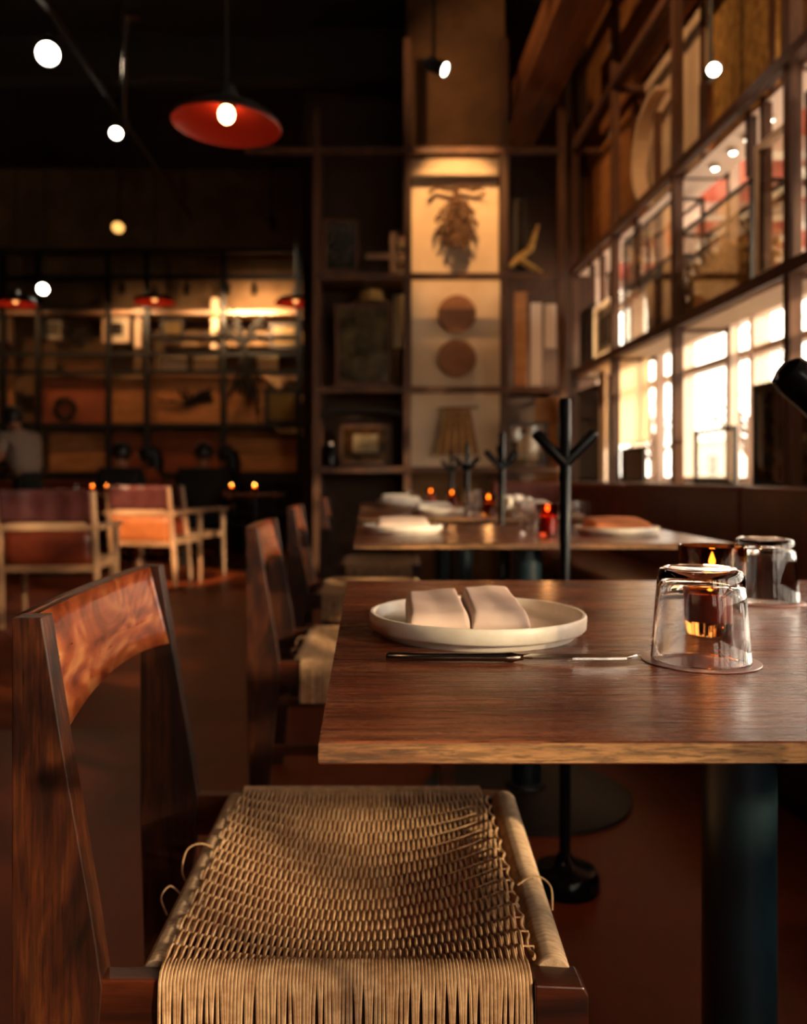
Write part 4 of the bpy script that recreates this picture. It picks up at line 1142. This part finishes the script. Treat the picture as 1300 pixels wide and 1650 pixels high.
def lp(px, y, lab, nap=True):
    make_plate((PX(px, y), y, TZ), 'white plate ' + lab, M['ceramic'], .12)
    if nap: soft_fold('napkin', (PX(px, y), y, TZ + .0092), 'white napkin ' + lab, 'napkin', .15, .13, .03, M['linen_white'])
lp(70, 8.15, 'at the left on the long dark table')
lp(95, 8.3, 'second from left on the long dark table')
lp(122, 8.15, 'third from left on the long dark table, close to the candles')
lp(12, 6.25, 'on the table cut off by the left edge')
make_candle((PX(149, 8.1), 8.1, TZ), 'left amber candle on the long dark table', M['amber_glass'], .034, .09, .3, 1.9)
make_candle((PX(172, 8.35), 8.35, TZ), 'middle amber candle on the long dark table, set farther back', M['amber_glass'], .034, .09, .3, 1.9)
small_glass((PX(193, 8.1), 8.1, TZ), 'clear glass at the right end of the long dark table')
small_glass((PX(124, 8.4), 8.4, TZ), 'clear glass behind the third plate of the long dark table')
make_candle((PX(373, 8.55), 8.55, TZ), 'left amber candle on the table right of the broad backed diner', M['amber_glass'], .034, .09, .3, 2.2)
make_candle((PX(410, 8.45), 8.45, TZ), 'right amber candle on the table right of the broad backed diner', M['amber_glass'], .034, .09, .3, 2.4)
# dark booth along the back
bo = empty('booth_bench', (-1.9, 10.9, 0), 'long dark bench booth under the back wall display', 'bench')
MB().bb(-3.2, 1.25, -.25, .25, 0, .45).build('seat', M['leather'], bo, False, .02)
MB().bb(-3.2, 1.25, .25, .36, 0, .86).build('back', M['leather'], bo, False, .02)
dk = empty('side_counter', (PX(440, 10.3), 10.35, 0), 'low dark counter with open shelves beside the display grid', 'counter')
MB().bb(-.5, .5, -.15, .15, .84, .88).build('top', M['shelf_dark'], dk)
MB().bb(-.5, .5, -.15, .15, .46, .49).build('shelf_board', M['shelf_wood_y'], dk)
for x in (-.48, 0, .48): MB().bb(x - .02, x + .02, -.14, .14, 0, .84).build('side_panel', M['shelf_dark'], dk)
MB().bb(-.5, .5, .14, .15, 0, .84).build('back_panel', M['shelf_dark'], dk)

# ================================================================== PEOPLE
def skin_mesh(name, joints, edges, mat, parent, root=0, sub=2):
    me = bpy.data.meshes.new(name)
    names = list(joints)
    me.from_pydata([joints[k][0] for k in names], [(names.index(a), names.index(b)) for a, b in edges], [])
    me.materials.append(mat)
    o = bpy.data.objects.new(name, me); COL.objects.link(o); o.parent = parent
    sk = o.modifiers.new('skin', 'SKIN'); sk.use_smooth_shade = True
    for i, k in enumerate(names):
        r = joints[k][1]; me.skin_vertices[0].data[i].radius = r if isinstance(r, tuple) else (r, r)
        me.skin_vertices[0].data[i].use_root = (i == root)
    s = o.modifiers.new('sub', 'SUBSURF'); s.levels = sub; s.render_levels = sub
    return o
def head_parts(p, hc, face, hairlen=0.0):
    """hc head centre; face unit vector"""
    f = Vector(face).normalized(); up = Vector((0, 0, 1)); sd = f.cross(up).normalized()
    b = MB(); b.ball(hc - f * .015 + up * .018, .103, 18, (1, 1, 1.12))
    if hairlen:
        b.tube([hc - f * .07 + up * .04, hc - f * .10 - up * .10, hc - f * .10 - up * (.10 + hairlen * .5), hc - f * .09 - up * (.1 + hairlen)], [.085, .095, .08, .03], 12)
    b.build('hair', M['hair'], p, True)
    n = MB().ball(hc + f * .098 - up * .012, .014, 8, (1, 1, 1.5)); n.build('nose', M['skin'], p, True)
    e = MB()
    for s in (-1, 1): e.ball(hc + f * .086 + sd * s * .032 + up * .008, .009, 8)
    e.build('eyes', M['hair'], p, True)
    MB().tube([hc + f * .088 + sd * -.02 - up * .045, hc + f * .093 - up * .047, hc + f * .088 + sd * .02 - up * .045], .005, 6).build('mouth', M['rust'], p, True)
def person(loc, rz, label, seated=True, shirt=M['black_cloth'], legs=M['navy_cloth'], hairlen=0.0, lean=0.0, broad=1.0, arm_fwd=.30):
    """faces +y locally"""
    p = empty('person', loc, label, 'person', rz)
    hz = .50 if seated else .92
    def L(x, y, z):            # torso point with lean about the hips
        dz = z - hz; return Vector((x, y + dz * math.sin(lean), hz + dz * math.cos(lean)))
    T = {'pelvis': (L(0, 0, hz), (.15 * broad, .11)), 'waist': (L(0, 0, hz + .18), (.13 * broad, .10)), 'chest': (L(0, 0, hz + .36), (.16 * broad, .115)),
         'neckb': (L(0, 0, hz + .50), (.07, .06)), 'neck': (L(0, .01, hz + .55), (.052, .052)), 'head': (L(0, .03, hz + .645), (.085, .095)), 'crown': (L(0, .03, hz + .735), (.055, .06))}
    E = [('pelvis', 'waist'), ('waist', 'chest'), ('chest', 'neckb'), ('neckb', 'neck'), ('neck', 'head'), ('head', 'crown')]
    for s, n in ((-1, 'l'), (1, 'r')):
        sh = L(s * .185 * broad, 0, hz + .46)
        el = L(s * .23 * broad, .10, hz + .20) if seated else L(s * .20, .14, hz + .20)
        wr_ = Vector((s * .17, el.y + arm_fwd * .8, TZ + .05)) if seated else Vector((s * .15, el.y + arm_fwd * .75, el.z - .10))
        hd = wr_ + Vector((-s * .03, .08, -.01))
        T['sh' + n] = (sh, .055); T['el' + n] = (el, .042); T['wr' + n] = (wr_, .028); T['hd' + n] = (hd, (.036, .018))
        E += [('chest', 'sh' + n), ('sh' + n, 'el' + n), ('el' + n, 'wr' + n), ('wr' + n, 'hd' + n)]
        for fi in range(4):
            a = hd + Vector((-s * .018 + fi * s * .012, .04, 0)); b_ = a + Vector((0, .04, -.012 - .003 * fi))
            T['f%s%d' % (n, fi)] = (a, .008); T['g%s%d' % (n, fi)] = (b_, .007)
            E += [('hd' + n, 'f%s%d' % (n, fi)), ('f%s%d' % (n, fi), 'g%s%d' % (n, fi))]
        T['t' + n] = (wr_ + Vector((-s * .05, .06, 0)), .009); E += [('wr' + n, 't' + n)]
        if seated:
            T['hp' + n] = (Vector((s * .10, .03, hz)), .085); T['kn' + n] = (Vector((s * .14, .45, .48)), .058); T['an' + n] = (Vector((s * .14, .43, .09)), .038); T['to' + n] = (Vector((s * .15, .57, .04)), (.04, .03))
        else:
            T['hp' + n] = (Vector((s * .09, .0, .78)), .080); T['kn' + n] = (Vector((s * .11, .02, .48)), .058); T['an' + n] = (Vector((s * .12, -.01, .09)), .038); T['to' + n] = (Vector((s * .13, .12, .04)), (.04, .03))
        E += [('pelvis', 'hp' + n), ('hp' + n, 'kn' + n), ('kn' + n, 'an' + n), ('an' + n, 'to' + n)]
    skin_mesh('body', T, E, M['skin'], p)
    def sub(keys, gr, mat, nm):
        J = {}
        for k in keys:
            r = T[k][1]; r = (r[0] + gr, r[1] + gr) if isinstance(r, tuple) else r + gr
            J[k] = (T[k][0], r)
        e = [q for q in E if q[0] in J and q[1] in J]
        return skin_mesh(nm, J, e, mat, p)
    mids = {}
    for n in 'lr':
        mids['m' + n] = (T['sh' + n][0].lerp(T['el' + n][0], .75), .060)
    J = {k: (T[k][0], (T[k][1][0] + .035, T[k][1][1] + .058) if isinstance(T[k][1], tuple) else T[k][1] + .022) for k in ('pelvis', 'waist', 'chest', 'shl', 'shr')}
    J['neckb'] = (T['neckb'][0] - Vector((0, 0, .005)), (.105, .095)); J.update(mids)
    skin_mesh('shirt', J, [('pelvis', 'waist'), ('waist', 'chest'), ('chest', 'neckb'), ('chest', 'shl'), ('chest', 'shr'), ('shl', 'ml'), ('shr', 'mr')], shirt, p)
    J = {k: (T[k][0], (T[k][1][0] + .012, T[k][1][1] + .022) if isinstance(T[k][1], tuple) else T[k][1] + .014) for k in ('pelvis', 'hpl', 'hpr', 'knl', 'knr', 'anl', 'anr')}
    J['belt'] = (L(0, 0, hz + .10), (.155 * broad, .125))
    skin_mesh('trousers', J, [('pelvis', 'belt'), ('pelvis', 'hpl'), ('pelvis', 'hpr'), ('hpl', 'knl'), ('hpr', 'knr'), ('knl', 'anl'), ('knr', 'anr')], legs, p)
    for n in 'lr': MB().ball(T['to' + n][0] + Vector((0, -.03, -.0)), .05, 10, (.9, 1.9, .75)).build('shoe', M['black_matte'], p, True)
    hc = T['head'][0] + Vector((0, .01, .02))
    head_parts(p, hc, (0, 1, -.25 if lean > .2 else -.05), hairlen)
    return p
def seat_stool(x, y, lab):
    c = dup(sl1, (x, y, 0), 0, lab); return c
# the waiter bends over the table at the left edge
person((PX(45, 8.9), 8.95, 0), R(62), 'standing person in a grey tee shirt bending over the table at the left edge', False, M['grey_cloth'], M['black_cloth'], 0, .38, 1.0, .35)
for (px, y, rz, lab, sh, hl, br) in (
    (192, 8.95, R(-5), 'seated person in dark clothes with short hair, left of the pair', M['black_cloth'], 0, 1.05),
    (250, 9.78, R(95), 'seated person in a rust top with long dark hair, beside the dark clothed one', M['orange_cloth'], .30, .9),
    (326, 8.95, R(0), 'seated person with a broad dark back and short hair', M['black_cloth'], 0, 1.2),
    (374, 9.86, R(95), 'seated person with long dark hair behind the right candles', M['black_cloth'], .30, .9)):
    x = PX(px, y)
    person((x, y, 0), rz, lab, True, sh, M['navy_cloth'], hl, .08, br)
    st = empty('stool', (x, y - .0, 0), 'small dark stool under the ' + lab.split(',')[0].replace('seated ', ''), 'stool', rz)
    MB().bb(-.19, .19, -.17, .20, .355, .385).build('seat', M['shelf_dark'], st, False, .006)
    for sx in (-1, 1):
        for sy in (-1, 1): MB().bb(sx * .17 - .015, sx * .17 + .015, sy * .155 - .015, sy * .155 + .015, 0, .355).build('leg', M['shelf_dark'], st)
